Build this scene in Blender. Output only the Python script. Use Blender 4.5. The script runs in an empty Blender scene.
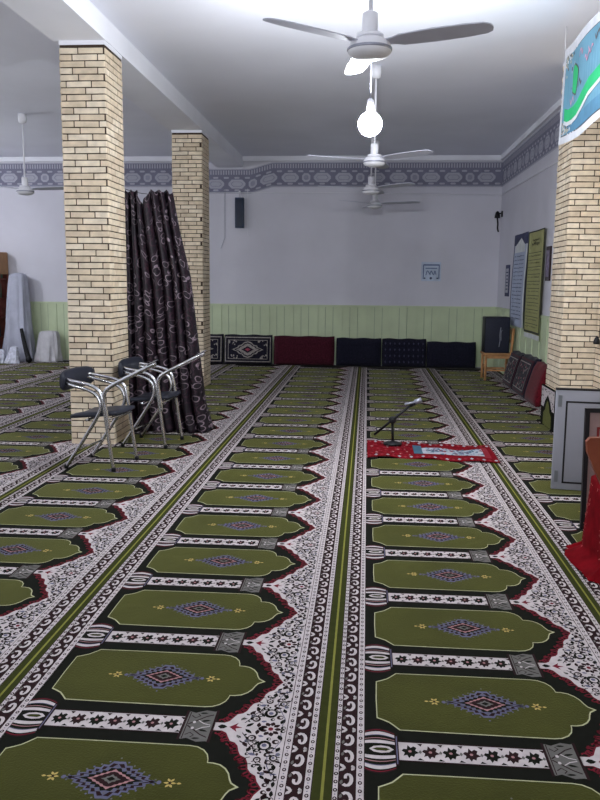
import bpy, bmesh, math, random
from mathutils import Vector, Matrix
random.seed(7)
scene = bpy.context.scene
COL = scene.collection
PI = math.pi

# ------------------------------------------------------------------ camera
H = 1.5
def V(*a): return Vector(a)
yc = V(67.5, 117, -800).normalized(); zc = V(50, 5441, 800).normalized(); xc = yc.cross(zc).normalized()
zc = xc.cross(yc).normalized()
cam_d = bpy.data.cameras.new('camera'); cam = bpy.data.objects.new('camera', cam_d); COL.objects.link(cam)
Rm = Matrix((xc, yc, zc)).to_4x4()            # camera -> world
cam.matrix_world = Matrix.Translation((0, 0, H)) @ Rm
cam_d.sensor_fit = 'HORIZONTAL'; cam_d.sensor_width = 36; cam_d.lens = 800 * 36 / 600.0
cam_d.clip_start = 0.05; cam_d.clip_end = 100
scene.camera = cam

# ------------------------------------------------------------------ world, lights, exposure
w = bpy.data.worlds.new('world'); scene.world = w; w.use_nodes = True
w.node_tree.nodes['Background'].inputs[0].default_value = (0.55, 0.62, 0.75, 1)
w.node_tree.nodes['Background'].inputs[1].default_value = 0.6
scene.view_settings.view_transform = 'Standard'; scene.view_settings.look = 'None'
scene.view_settings.gamma = 1; scene.view_settings.use_curve_mapping = False
scene.view_settings.exposure = 0.42
scene.cycles.max_bounces = 8; scene.cycles.diffuse_bounces = 5; scene.cycles.use_denoising = True
scene.cycles.sample_clamp_indirect = 6

BULB_W = 172.0
ADDED_BULB_W = 98.0          # weaker bulbs added out of view to light the hall
ADDED_NEAR_W = 52.0  # added bulb above the frame, dimmest of the fill bulbs
ADDED_WINDOW_W = 70.0
def area(name, loc, rot, sx, sy, power, col):
    d = bpy.data.lights.new(name, 'AREA'); d.shape = 'RECTANGLE'; d.size = sx; d.size_y = sy; d.energy = power; d.color = col
    o = bpy.data.objects.new(name, d); COL.objects.link(o); o.location = loc; o.rotation_euler = rot
    return o
# fill light at two added, unseen windows in the wall behind the camera
area('added_window_fill', (-0.6, -3.86, 1.9), (math.radians(90), 0, 0), 2.2, 1.5, ADDED_WINDOW_W, (0.93, 0.96, 1.0))
area('added_window_fill', (-4.6, -3.86, 1.9), (math.radians(90), 0, 0), 2.2, 1.5, ADDED_WINDOW_W, (0.93, 0.96, 1.0))

# ------------------------------------------------------------------ helpers
def s2l(c): c /= 255.0; return c / 12.92 if c <= 0.04045 else ((c + 0.055) / 1.055) ** 2.4
def lin(rgb): return tuple(s2l(c) for c in rgb) + (1.0,)
MATS = {}
def mat(name, rgb, rough=0.7, metal=0.0, var=0.12, scale=8.0, bump=0.0, bscale=60.0, sheen=0.0, emit=None, spec=0.25, sheen_tint=None, detail=3.0):
    if name in MATS: return MATS[name]
    m = bpy.data.materials.new(name); m.use_nodes = True; nt = m.node_tree
    b = nt.nodes['Principled BSDF']
    b.inputs['Roughness'].default_value = rough; b.inputs['Metallic'].default_value = metal
    b.inputs['Specular IOR Level'].default_value = spec
    tc = nt.nodes.new('ShaderNodeTexCoord'); nz = nt.nodes.new('ShaderNodeTexNoise')
    nz.inputs['Scale'].default_value = scale; nz.inputs['Detail'].default_value = detail
    nt.links.new(tc.outputs['Object'], nz.inputs['Vector'])
    r = nt.nodes.new('ShaderNodeValToRGB'); c = lin(rgb)
    r.color_ramp.elements[0].position = 0.3; r.color_ramp.elements[1].position = 0.7
    r.color_ramp.elements[0].color = tuple(x * (1 - var) for x in c[:3]) + (1,)
    r.color_ramp.elements[1].color = tuple(min(1, x * (1 + var)) for x in c[:3]) + (1,)
    nt.links.new(nz.outputs['Fac'], r.inputs['Fac']); nt.links.new(r.outputs['Color'], b.inputs['Base Color'])
    if bump > 0:
        n2 = nt.nodes.new('ShaderNodeTexNoise'); n2.inputs['Scale'].default_value = bscale; n2.inputs['Detail'].default_value = 4
        nt.links.new(tc.outputs['Object'], n2.inputs['Vector'])
        bp = nt.nodes.new('ShaderNodeBump'); bp.inputs['Strength'].default_value = bump; bp.inputs['Distance'].default_value = 0.01
        nt.links.new(n2.outputs['Fac'], bp.inputs['Height']); nt.links.new(bp.outputs['Normal'], b.inputs['Normal'])
    if sheen > 0:
        b.inputs['Sheen Weight'].default_value = sheen; b.inputs['Sheen Roughness'].default_value = 0.45
        if sheen_tint: b.inputs['Sheen Tint'].default_value = lin(sheen_tint)
    if emit:
        b.inputs['Emission Color'].default_value = (emit[0], emit[1], emit[2], 1); b.inputs['Emission Strength'].default_value = emit[3]
    MATS[name] = m; return m

class MB:
    """collects polygons (with material slots) into one mesh"""
    def __init__(s): s.v = []; s.f = []; s.m = []; s.mats = []; s.sm = []
    def slot(s, m):
        if m not in s.mats: s.mats.append(m)
        return s.mats.index(m)
    def add(s, vs, fs, m, smooth=False):
        o = len(s.v); k = s.slot(m); s.v += [tuple(p) for p in vs]
        for f in fs: s.f.append([i + o for i in f]); s.m.append(k); s.sm.append(smooth)
        return s
    def poly(s, pts, m): return s.add(pts, [list(range(len(pts)))], m)
    def box(s, c, size, m, rz=0, rx=0, ry=0):
        hx, hy, hz = [q / 2 for q in size]
        vs = [V(x, y, z) for x in (-hx, hx) for y in (-hy, hy) for z in (-hz, hz)]
        M = Matrix.Translation(c) @ Matrix.Rotation(rz, 4, 'Z') @ Matrix.Rotation(ry, 4, 'Y') @ Matrix.Rotation(rx, 4, 'X')
        fs = [(0, 1, 3, 2), (4, 6, 7, 5), (0, 4, 5, 1), (2, 3, 7, 6), (0, 2, 6, 4), (1, 5, 7, 3)]
        return s.add([M @ p for p in vs], fs, m)
    def box2(s, lo, hi, m): return s.box([(a + b) / 2 for a, b in zip(lo, hi)], [abs(b - a) for a, b in zip(lo, hi)], m)
    def tube(s, pts, r, m, seg=10, smooth_it=2, caps=True):
        P = [Vector(p) for p in pts]
        for _ in range(smooth_it):
            Q = [P[0]]
            for a, b in zip(P, P[1:]): Q += [a * 0.75 + b * 0.25, a * 0.25 + b * 0.75]
            Q.append(P[-1]); P = Q
        n = len(P); T = []
        for i in range(n):
            t = (P[min(i + 1, n - 1)] - P[max(i - 1, 0)]); T.append(t.normalized())
        up = V(0, 0, 1) if abs(T[0].z) < 0.9 else V(1, 0, 0)
        N = T[0].cross(up).normalized(); vs = []; rr = r if callable(r) else (lambda t: r)
        for i in range(n):
            N = (N - T[i] * N.dot(T[i])).normalized(); B = T[i].cross(N)
            ra = rr(i / (n - 1))
            for k in range(seg):
                a = 2 * PI * k / seg; vs.append(P[i] + (N * math.cos(a) + B * math.sin(a)) * ra)
        fs = [(i * seg + k, i * seg + (k + 1) % seg, (i + 1) * seg + (k + 1) % seg, (i + 1) * seg + k) for i in range(n - 1) for k in range(seg)]
        if caps: fs += [tuple(reversed(range(seg))), tuple((n - 1) * seg + k for k in range(seg))]
        return s.add(vs, fs, m, True)
    def lathe(s, prof, c, m, seg=24, axis='Z'):
        vs = []; n = len(prof)
        for (r, z) in prof:
            for k in range(seg):
                a = 2 * PI * k / seg; x, y = r * math.cos(a), r * math.sin(a)
                p = (x, y, z) if axis == 'Z' else ((x, z, y) if axis == 'Y' else (z, x, y))
                vs.append((c[0] + p[0], c[1] + p[1], c[2] + p[2]))
        fs = [(i * seg + k, i * seg + (k + 1) % seg, (i + 1) * seg + (k + 1) % seg, (i + 1) * seg + k) for i in range(n - 1) for k in range(seg)]
        fs += [tuple(reversed(range(seg))), tuple((n - 1) * seg + k for k in range(seg))]
        return s.add(vs, fs, m, True)
    def build(s, name, parent=None, loc=(0, 0, 0), rz=0, fix=True):
        me = bpy.data.meshes.new(name); me.from_pydata(s.v, [], s.f)
        for m in s.mats: me.materials.append(m)
        me.polygons.foreach_set('material_index', s.m); me.polygons.foreach_set('use_smooth', s.sm)
        me.update()
        if fix:
            bm = bmesh.new(); bm.from_mesh(me); bmesh.ops.recalc_face_normals(bm, faces=bm.faces); bm.to_mesh(me); bm.free()
        o = bpy.data.objects.new(name, me); COL.objects.link(o); o.location = loc; o.rotation_euler = (0, 0, rz)
        if parent: o.parent = parent
        return o

def tag(o, label=None, cat=None, group=None, kind=None):
    if label: o['label'] = label
    if cat: o['category'] = cat
    if group: o['group'] = group
    if kind: o['kind'] = kind
    return o
def empty(name, loc, label, cat, group=None, rz=0):
    o = bpy.data.objects.new(name, None); COL.objects.link(o); o.location = loc; o.rotation_euler = (0, 0, rz); o.empty_display_size = 0.1
    return tag(o, label, cat, group)
def copy_tree(o, parent=None):
    c = o.copy(); COL.objects.link(c)
    if parent: c.parent = parent
    for ch in list(o.children): copy_tree(ch, c)
    return c
def bevel(o, wdt, seg=3):
    b = o.modifiers.new('bevel', 'BEVEL'); b.width = wdt; b.segments = seg; b.limit_method = 'ANGLE'
    for p in o.data.polygons: p.use_smooth = True
    return o

# ------------------------------------------------------------------ materials
M_wall = mat('painted_plaster', (205, 204, 213), 0.85, var=0.05, scale=1.2, bump=0.15, bscale=25)
M_ceil = mat('ceiling_plaster', (234, 236, 246), 0.9, var=0.04, scale=0.8, bump=0.1, bscale=15)
M_beam = mat('beam_plaster', (232, 233, 240), 0.9, var=0.04, scale=1.5)
M_green = mat('pale_green_panel', (194, 206, 172), 0.6, var=0.06, scale=3)
M_green_d = mat('pale_green_groove', (140, 158, 132), 0.7)
M_floor = mat('screed_floor', (95, 92, 88), 0.9)
M_mortar = mat('dark_mortar', (66, 54, 46), 0.95, var=0.15, scale=40)
M_bricks = [mat('cream_brick_%s' % n, c, 0.8, var=0.14, scale=14, bump=0.35, bscale=90) for n, c in
            (('pale', (222, 208, 186)), ('tan', (212, 195, 170)), ('sand', (217, 202, 178)), ('buff', (205, 188, 164)))]
M_chrome = mat('chrome_tube', (205, 205, 208), 0.22, metal=1.0, var=0.05)
M_black = mat('black_vinyl', (38, 40, 50), 0.45, var=0.1)
M_dark = mat('black_plastic', (22, 22, 26), 0.5)
M_white = mat('white_enamel', (222, 222, 228), 0.35, var=0.03)
M_silver = mat('grey_fan_metal', (150, 152, 165), 0.35, metal=0.4)
M_bulb = mat('lit_bulb_glass', (255, 255, 255), 0.3, emit=(0.92, 0.955, 1.0, BULB_W / (4 * PI * 0.085 ** 2 * PI)))
M_bulb_b = mat('added_bulb_glass_soft', (255, 255, 255), 0.3, emit=(0.92, 0.955, 1.0, ADDED_BULB_W / (4 * PI * 0.085 ** 2 * PI)))
M_bulb_c = mat('added_bulb_glass_dim', (255, 255, 255), 0.3, emit=(0.92, 0.955, 1.0, ADDED_NEAR_W / (4 * PI * 0.085 ** 2 * PI)))
M_blade = mat('fan_blade_paint', (186, 188, 202), 0.4, var=0.03)
M_wood = mat('honey_pine_wood', (180, 132, 88), 0.5, var=0.2, scale=12)
M_brown = mat('reddish_brown_wood', (120, 62, 42), 0.45, var=0.15, scale=9)

# ------------------------------------------------------------------ room shell
CZ = 3.74; BZ = 3.548; YB = 14.8; XW = 2.34; XL = -9.0; YR = -4.0
def slab(name, lo, hi, m, kind='structure'):
    o = MB().box2(lo, hi, m).build(name); return tag(o, kind=kind)
slab('floor', (XL, YR, -0.12), (XW + 0.2, YB + 0.2, -0.012), M_floor)
slab('ceiling', (XL, YR, CZ), (XW + 0.2, YB + 0.2, CZ + 0.15), M_ceil)
slab('wall_back', (XL, YB, -0.012), (XW, YB + 0.2, CZ), M_wall)
slab('wall_right', (XW, YR, -0.012), (XW + 0.2, YB + 0.2, CZ), M_wall)
slab('wall_left', (XL - 0.2, YR, -0.012), (XL, YB + 0.2, CZ), M_wall)
b = MB()
added_wins = [(-0.6, 2.2), (-4.6, 2.2)]
xs = [XL, -5.7, -3.5, -1.7, 0.5, XW]
for i in range(5):
    if i in (1, 3):
        b.box2((xs[i], YR - 0.2, -0.012), (xs[i + 1], YR, 1.15), M_wall); b.box2((xs[i], YR - 0.2, 2.65), (xs[i + 1], YR, CZ), M_wall)
    else: b.box2((xs[i], YR - 0.2, -0.012), (xs[i + 1], YR, CZ), M_wall)
tag(b.build('wall_rear'), kind='structure')
for n, x0 in enumerate((-1.7, -5.7)):  # frames of the two unseen windows added to light the hall
    b = MB()
    for xx in (x0 + 0.03, x0 + 1.1, x0 + 2.17): b.box((xx, YR - 0.1, 1.9), (0.05, 0.06, 1.5), M_white)
    for zz in (1.18, 2.62): b.box((x0 + 1.1, YR - 0.1, zz), (2.2, 0.06, 0.05), M_white)
    tag(b.build('added_window_%d' % (n + 1)), kind='structure')
# ceiling beam over the left columns, and the shorter one over the right pier
slab('trim_1', (-2.76, YR, BZ), (-2.29, YB, CZ), M_beam)
slab('trim_2', (2.285, YR, BZ), (XW, 8.22, CZ), M_beam)

# green wainscot: boards with grooves and cap rail
def wainscot(name, horizontal, a0, a1, fixed, sign):
    b = MB(); top = 1.06; t = 0.02
    def bx(u0, u1, z0, z1, d, m):
        if horizontal: b.box2((u0, fixed - d, z0), (u1, fixed, z1), m)
        else: b.box2((fixed - d, u0, z0), (fixed, u1, z1), m)
    bx(a0, a1, 0, top, 0.008, M_green_d)
    u = a0; k = 0
    while u < a1 - 0.02:
        wd = 0.137; bx(u + 0.005, min(u + wd, a1), 0.0, top, 0.016, M_green)
        u += wd + 0.003; k += 1
        if k % 3 == 0: bx(u - 0.018, u + 0.034, 0, top, 0.030, M_green); u += 0.03
    bx(a0, a1, top, top + 0.035, 0.032, M_green)
    return tag(b.build(name), kind='structure')
wainscot('trim_3', True, XL, XW, YB, 1)
wainscot('trim_4', False, 8.8, YB - 0.04, XW, 1)

# patterned paper frieze under the ceiling
F_bg = mat('frieze_grey_violet', (122, 122, 140), 0.8, var=0.08, scale=6)
F_lt = mat('frieze_cartouche_grey', (172, 172, 184), 0.8, var=0.06, scale=20)
F_md = mat('frieze_mid_grey', (148, 148, 164), 0.8)
def frieze(name, back, a0, a1):
    b = MB(); zb, zt = 3.20, 3.64
    def dip(u):
        if not back: return 0
        d = 0.0
        for c, wd in ((-2.52, 0.42),):
            t = abs(u - c)
            if t < wd + 0.35: d = 0.115 * (1 if t < wd - 0.05 else max(0, (wd + 0.35 - t) / 0.4))
        return -d
    def P(u, z, off): return (u, YB - off, z + dip(u)) if back else (XW - off, u, z)
    def poly(pts, m, off): b.poly([P(u, z, off) for u, z in pts], m)
    n = int((a1 - a0) / 0.08)
    for i in range(n):
        u0 = a0 + (a1 - a0) * i / n; u1 = a0 + (a1 - a0) * (i + 1) / n
        poly([(u0, zb), (u1, zb), (u1, zt), (u0, zt)], F_bg, 0.004)
        poly([(u0, zb), (u1, zb), (u1, zb + 0.022), (u0, zb + 0.022)], F_lt, 0.0047)
        poly([(u0, zb + 0.03), (u1, zb + 0.03), (u1, zb + 0.038), (u0, zb + 0.038)], F_md, 0.0047)
        poly([(u0, zt - 0.02), (u1, zt - 0.02), (u1, zt), (u0, zt)], F_lt, 0.0047)
    u = a0
    while u < a1 - 0.05:                                   # tooth band
        poly([(u, zt - 0.105), (u + 0.024, zt - 0.105), (u + 0.024, zt - 0.03), (u, zt - 0.03)], F_lt, 0.0047); u += 0.047
    def octo(c, hw, hh, cut, m, off, zc=zb + 0.17):
        if c + hw > a1: return
        poly([(c - hw, zc - hh + cut), (c - hw + cut, zc - hh), (c + hw - cut, zc - hh), (c + hw, zc - hh + cut),
              (c + hw, zc + hh - cut), (c + hw - cut, zc + hh), (c - hw + cut, zc + hh), (c - hw, zc + hh - cut)], m, off)
    u = a0 + 0.1
    while u < a1 - 0.05:
        for c in (u, ):
            octo(c, 0.075, 0.075, 0.04, F_lt, 0.0047); octo(c, 0.04, 0.042, 0.02, F_md, 0.0054)
        for c in (u + 0.29, u + 0.68):
            octo(c, 0.155, 0.08, 0.06, F_lt, 0.0047); octo(c, 0.11, 0.045, 0.035, F_md, 0.0054); octo(c, 0.095, 0.034, 0.03, F_lt, 0.006)
        for c in (u + 0.1, u + 0.485, u + 0.87, u + 0.29, u + 0.68):
            for zc in (zb + 0.062, zb + 0.28): octo(c, 0.05, 0.016, 0.014, F_lt, 0.0047, zc)
        u += 0.97
    return tag(b.build(name, fix=False), kind='structure')
frieze('trim_5', True, XL, XW); frieze('trim_6', False, 8.9, YB)
# cove moulding between wall and ceiling
b = MB()
b.box2((XL, YB - 0.05, 3.66), (XW, YB, CZ), M_beam); b.box2((XW - 0.05, 8.85, 3.66), (XW, YB - 0.05, CZ), M_beam)
tag(b.build('trim_7'), kind='structure')

# ------------------------------------------------------------------ brick columns
def brick_face(b, origin, du, dn, width, z0, z1, seed, depth=0.007):
    rnd = random.Random(seed); ch = 0.0555; bh = 0.0455; L = 0.225; jt = 0.009
    z = z0; row = 0
    while z + bh < z1:
        u = -L * (0.5 if row % 2 else 0.0) - rnd.choice((0, 0.0, 0.06))
        while u < width:
            a, c = max(u, 0.0), min(u + L - jt, width)
            if c - a > 0.02:
                m = rnd.choice(M_bricks); d = depth + rnd.uniform(-0.002, 0.002)
                e = rnd.uniform(-0.0015, 0.0015)
                pts = []
                for dd in (0, d):
                    for (uu, zz) in ((a, z + e), (c, z - e), (c, z + bh - e), (a, z + bh + e)):
                        ins = 0.0015 if dd else 0
                        uu2 = uu + (ins if uu == a else -ins) if dd else uu
                        p = Vector(origin) + Vector(du) * uu2 + Vector(dn) * dd; pts.append((p.x, p.y, zz))
                b.add(pts, [(4, 5, 6, 7), (0, 1, 5, 4), (1, 2, 6, 5), (2, 3, 7, 6), (3, 0, 4, 7)], m)
            u += L
        z += ch; row += 1
def brick_column(name, x0, x1, y0, y1, z1, seed, faces='FRLB'):
    b = MB(); b.box2((x0, y0, -0.012), (x1, y1, z1), M_mortar)
    if 'F' in faces: brick_face(b, (x0, y0, 0), (1, 0, 0), (0, -1, 0), x1 - x0, 0.0, z1 - 0.03, seed)
    if 'R' in faces: brick_face(b, (x1, y0, 0), (0, 1, 0), (1, 0, 0), y1 - y0, 0.0, z1 - 0.03, seed + 1)
    if 'L' in faces: brick_face(b, (x0, y0, 0), (0, 1, 0), (-1, 0, 0), y1 - y0, 0.0, z1 - 0.03, seed + 2)
    if 'B' in faces: brick_face(b, (x0, y1, 0), (1, 0, 0), (0, 1, 0), x1 - x0, 0.0, z1 - 0.03, seed + 3)
    b.box2((x0 - 0.006, y0 - 0.006, z1 - 0.035), (x1 + 0.006, y1 + 0.006, z1), M_beam)
    return b.build(name, fix=False)
c1 = brick_column('brick_column', -2.70, -2.305, 7.1, 7.58, BZ, 11)
tag(c1, 'nearer cream brick column behind the two metal chairs', 'column', 'brick columns under the beam', 'structure')
c2 = brick_column('brick_column', -2.715, -2.305, 11.2, 11.68, BZ, 31)
tag(c2, 'farther cream brick column just right of the dark curtain', 'column', 'brick columns under the beam', 'structure')
c3 = brick_column('brick_pier', 1.955, XW, 8.22, 8.80, CZ, 51, 'FLB')
tag(c3, 'cream brick pier against the right wall', 'column', None, 'structure')
b = MB(); b.box2((2.285, YR, -0.012), (XW, 8.22, BZ), M_mortar)
brick_face(b, (2.285, 3.2, 0), (0, 1, 0), (-1, 0, 0), 5.0, 0.0, BZ - 0.03, 77)
tag(b.build('brick_cladding', fix=False), 'cream brick facing on the right wall this side of the pier', 'wall', None, 'structure')

# ------------------------------------------------------------------ prayer carpets (flat woven pattern as mesh inlays)
def cm(n, c, sh=0.15): return mat(n, c, 0.95, var=0.10, scale=30, sheen=sh, spec=0.05, sheen_tint=c, detail=5)
K = dict(dark=cm('pile_black_green', (21, 22, 18)), white=cm('pile_ivory', (184, 175, 176)), red=cm('pile_crimson', (104, 30, 42)),
         maroon=cm('pile_maroon_black', (40, 25, 27)), blue=cm('pile_slate_blue', (92, 92, 114)), grey=cm('pile_warm_grey', (98, 96, 93)),
         gold=cm('pile_gold', (178, 156, 94)), line=cm('pile_pale_line', (172, 172, 138)), pink=cm('pile_dusty_pink', (156, 116, 118)),
         stripe=cm('pile_olive_stripe', (50, 53, 24)), yellow=cm('pile_yellow_line', (118, 118, 56)))
K['olive'] = mat('pile_olive', (50, 51, 18), 0.95, var=0.22, scale=3.0, sheen=0.5, spec=0.05, sheen_tint=(165, 168, 110), bump=0.25, bscale=140, detail=6)
PITCH = 0.645; NROW = 24; CW = 1.2
art = []            # (points, material key, layer, panel_only)
def A(pts, k, layer, po=False): art.append(([tuple(p) for p in pts], k, layer, po))
def ell(cu, cv, ru, rv, k, layer, n=10, rot=0.0, po=False):
    A([(cu + ru * math.cos(t) * math.cos(rot) - rv * math.sin(t) * math.sin(rot), cv + ru * math.cos(t) * math.sin(rot) + rv * math.sin(t) * math.cos(rot))
       for t in [2 * PI * i / n for i in range(n)]], k, layer, po)
def leaf(cu, cv, L, wd, rot, k, layer, po=False):
    c, s = math.cos(rot), math.sin(rot)
    A([(cu + x * c - y * s, cv + x * s + y * c) for x, y in ((-L, 0), (-L * .3, wd), (L * .35, wd * .8), (L, 0), (L * .35, -wd * .8), (-L * .3, -wd))], k, layer, po)
def stroke(pts, wd, k, layer, po=False):
    n = len(pts); Lf = []; Rt = []
    for i in range(n):
        a = pts[max(i - 1, 0)]; c = pts[min(i + 1, n - 1)]; dx, dy = c[0] - a[0], c[1] - a[1]; l = math.hypot(dx, dy) or 1
        ww = (wd(i / (n - 1)) if callable(wd) else wd) / 2
        Lf.append((pts[i][0] - dy / l * ww, pts[i][1] + dx / l * ww)); Rt.append((pts[i][0] + dy / l * ww, pts[i][1] - dx / l * ww))
    for i in range(n - 1): A([Lf[i], Lf[i + 1], Rt[i + 1], Rt[i]], k, layer, po)
def rect(u0, u1, v0, v1, k, layer): A([(u0, v0), (u1, v0), (u1, v1), (u0, v1)], k, layer)
hp = PITCH / 2
# borders
rect(0, 0.028, -hp, hp, 'stripe', 1); rect(1.168, CW, -hp, hp, 'stripe', 1)
rect(0, 0.0045, -hp, hp, 'yellow', 2); rect(CW - 0.0045, CW, -hp, hp, 'yellow', 2)
for (a, c) in ((0.028, 0.048), (0.098, 0.126), (1.062, 1.091), (1.142, 1.168)):
    rect(a, c, -hp, hp, 'white', 1)
    rect(a, a + 0.0025, -hp, hp, 'maroon', 2); rect(c - 0.0025, c, -hp, hp, 'maroon', 2)
    for i in range(16):
        v = -hp + PITCH * (i + .5) / 16; m = (a + c) / 2
        ell(m, v, 0.0068, 0.0095, 'maroon', 2, 8); ell(m, v, 0.003, 0.0045, 'white', 3, 6)
        ell(m, v + PITCH / 32, 0.0028, 0.0035, 'blue', 2, 4)
for (a, c) in ((0.048, 0.098), (1.091, 1.142)):
    rect(a, c, -hp, hp, 'maroon', 1); m = (a + c) / 2; hw = (c - a) / 2
    for i in range(6):
        v = -hp + PITCH * (i + .5) / 6; s = 1 if i % 2 else -1
        pts = []
        for j in range(13):
            t = j / 12.0; ang = s * (-2.3 + 5.6 * t); r = 1.0 - 0.72 * t
            pts.append((m + hw * 0.74 * r * math.cos(ang), v + 0.040 * r * math.sin(ang)))
        stroke(pts, lambda t: 0.013 - 0.004 * t, 'white', 2)
        leaf(m - hw * .62, v + s * 0.046, 0.016, 0.006, 0.9 * s, 'white', 2)
        leaf(a + 0.007, v - s * 0.02, 0.012, 0.005, 1.4, 'grey', 2); leaf(c - 0.008, v + s * 0.05, 0.012, 0.006, 1.2 * s, 'white', 2)
# divider: bulb base, shaft, capital, wedge of flowers
def barrel(h, k, layer, u0=0.126, u1=0.225):
    n = 9; up = []
    for i in range(n):
        t = i / (n - 1.0); up.append((u0 + (u1 - u0) * t, h * (0.80 + 0.24 * math.sin(PI * (0.15 + 0.80 * t)))))
    A(up + [(u, -v) for u, v in reversed(up)], k, layer)
for j, (h, k) in enumerate(((0.122, 'maroon'), (0.115, 'red'), (0.110, 'dark'), (0.103, 'white'), (0.085, 'blue'), (0.081, 'dark'), (0.066, 'pink'), (0.062, 'dark'), (0.052, 'white'), (0.034, 'dark'))):
    barrel(h, k, 1 + j)
A([(0.140, 0), (0.155, 0.016), (0.18, 0.021), (0.205, 0.016), (0.22, 0), (0.205, -0.016), (0.18, -0.021), (0.155, -0.016)], 'white', 12)
A([(0.15, 0), (0.165, 0.008), (0.195, 0.009), (0.208, 0), (0.195, -0.009), (0.165, -0.008)], 'stripe', 13)
rect(0.224, 0.236, -0.085, 0.085, 'maroon', 12); rect(0.228, 0.232, -0.078, 0.078, 'blue', 13)
rect(0.236, 0.705, -0.054, 0.054, 'white', 1)
rect(0.236, 0.705, 0.050, 0.056, 'maroon', 2); rect(0.236, 0.705, -0.056, -0.050, 'maroon', 2)
for i in range(7):
    u = 0.272 + 0.0655 * i
    k = 'maroon' if i % 2 else 'dark'
    A([(u - 0.027, 0.002), (u - 0.020, 0.014), (u - 0.010, 0.012), (u - 0.006, 0.036), (u + 0.003, 0.020), (u + 0.012, 0.030), (u + 0.022, 0.022), (u + 0.017, 0.006), (u + 0.030, -0.006),
       (u + 0.016, -0.014), (u + 0.012, -0.030), (u + 0.003, -0.024), (u - 0.004, -0.038), (u - 0.010, -0.020), (u - 0.022, -0.026), (u - 0.017, -0.008)], k, 2)
    ell(u, 0, 0.006, 0.007, 'pink', 3, 6)
    A([(u + 0.024, 0.046), (u + 0.042, 0.046), (u + 0.036, 0.031)], 'maroon', 2); A([(u + 0.022, -0.046), (u + 0.044, -0.046), (u + 0.030, -0.034)], 'dark', 2)
    leaf(u + 0.033, 0.0, 0.010, 0.005, 1.57, 'grey', 2)
A([(0.705, -0.074), (0.715, -0.086), (0.735, -0.078), (0.77, -0.098), (0.80, -0.092), (0.815, -0.098), (0.815, 0.098), (0.80, 0.092), (0.77, 0.098), (0.735, 0.078), (0.715, 0.086), (0.705, 0.074)], 'grey', 1)
rect(0.703, 0.712, -0.09, 0.09, 'maroon', 2); rect(0.717, 0.720, -0.082, 0.082, 'maroon', 2); rect(0.806, 0.816, -0.10, 0.10, 'maroon', 2)
for s in (1, -1):
    stroke([(0.722, 0.004 * s), (0.75, 0.03 * s), (0.775, 0.055 * s), (0.80, 0.07 * s)], 0.005, 'maroon', 2)
    stroke([(0.80, 0.004 * s), (0.775, 0.012 * s), (0.755, 0.03 * s)], 0.004, 'white', 3)
    stroke([(0.725, 0.06 * s), (0.74, 0.045 * s), (0.755, 0.06 * s), (0.745, 0.072 * s)], 0.004, 'maroon', 2)
    leaf(0.78, 0.03 * s, 0.018, 0.006, 0.3 * s, 'dark', 2); leaf(0.765, 0.078 * s, 0.016, 0.005, 0.1, 'dark', 2)
    ell(0.742, 0.018 * s, 0.006, 0.008, 'white', 3, 6)
BD = [(0.814, 0.024), (0.845, 0.024), (0.862, 0.036), (0.872, 0.060), (0.882, 0.082), (0.900, 0.090), (0.912, 0.108), (0.919, 0.136), (0.928, 0.158), (0.948, 0.172),
      (0.958, 0.198), (0.963, 0.228), (0.974, 0.248), (0.992, 0.262), (1.000, 0.290), (1.018, hp)]
def dense(P, n=5):
    out = []
    for a, c in zip(P, P[1:]):
        for j in range(n): out.append((a[0] + (c[0] - a[0]) * j / n, a[1] + (c[1] - a[1]) * j / n))
    return out + [P[-1]]
dd = dense(BD, 5); red = []; s = 0
for i, p in enumerate(dd):
    a = dd[max(i - 1, 0)]; c = dd[min(i + 1, len(dd) - 1)]; dx, dy = c[0] - a[0], c[1] - a[1]; l = math.hypot(dx, dy); s += l / 2
    off = 0.006 if i > 4 else 0.003
    red.append((p[0] - dy / l * off, min(p[1] + dx / l * off, hp)))
A([(1.062, -hp)] + [(u, -v) for u, v in reversed(red)][0:] + red + [(1.062, hp)], 'red', 1)
A([(1.062, -hp)] + [(u, -v) for u, v in reversed(BD)] + BD + [(1.062, hp)], 'white', 2)
for i in range(7, len(dd) - 1, 3):                        # curling crimson fringe
    a = dd[i - 1]; c = dd[min(i + 1, len(dd) - 1)]; dx, dy = c[0] - a[0], c[1] - a[1]; l = math.hypot(dx, dy); nx_, ny_ = -dy / l, dx / l; tx, ty = dx / l, dy / l
    R0 = 0.013 + 0.005 * ((i * 7) % 3); pts = []
    for j in range(5):
        t = j / 4.0; rr_ = R0 * math.sin(t * 2.3) / 0.75; sh = 0.009 * (1 - math.cos(t * 2.6)) * (1 if (i // 3) % 2 else -1)
        pts.append((dd[i][0] + nx_ * (0.003 + rr_) + tx * sh, dd[i][1] + ny_ * (0.003 + rr_) + ty * sh))
    if max(p[1] for p in pts) < hp:
        stroke(pts, 0.0065, 'red', 1); stroke([(u, -v) for u, v in pts], 0.0065, 'red', 1)
leaf(0.843, 0, 0.017, 0.013, 0, 'dark', 3); A([(0.866, 0), (0.895, 0.028), (0.889, 0.008), (0.912, 0), (0.889, -0.008), (0.895, -0.028)], 'red', 3)
for i in range(9):
    t = 2 * PI * i / 9; leaf(1.008 + 0.025 * math.cos(t), 0.032 * math.sin(t), 0.013, 0.009, t, 'maroon', 3)
ell(1.008, 0, 0.009, 0.011, 'red', 4, 8)
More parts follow.
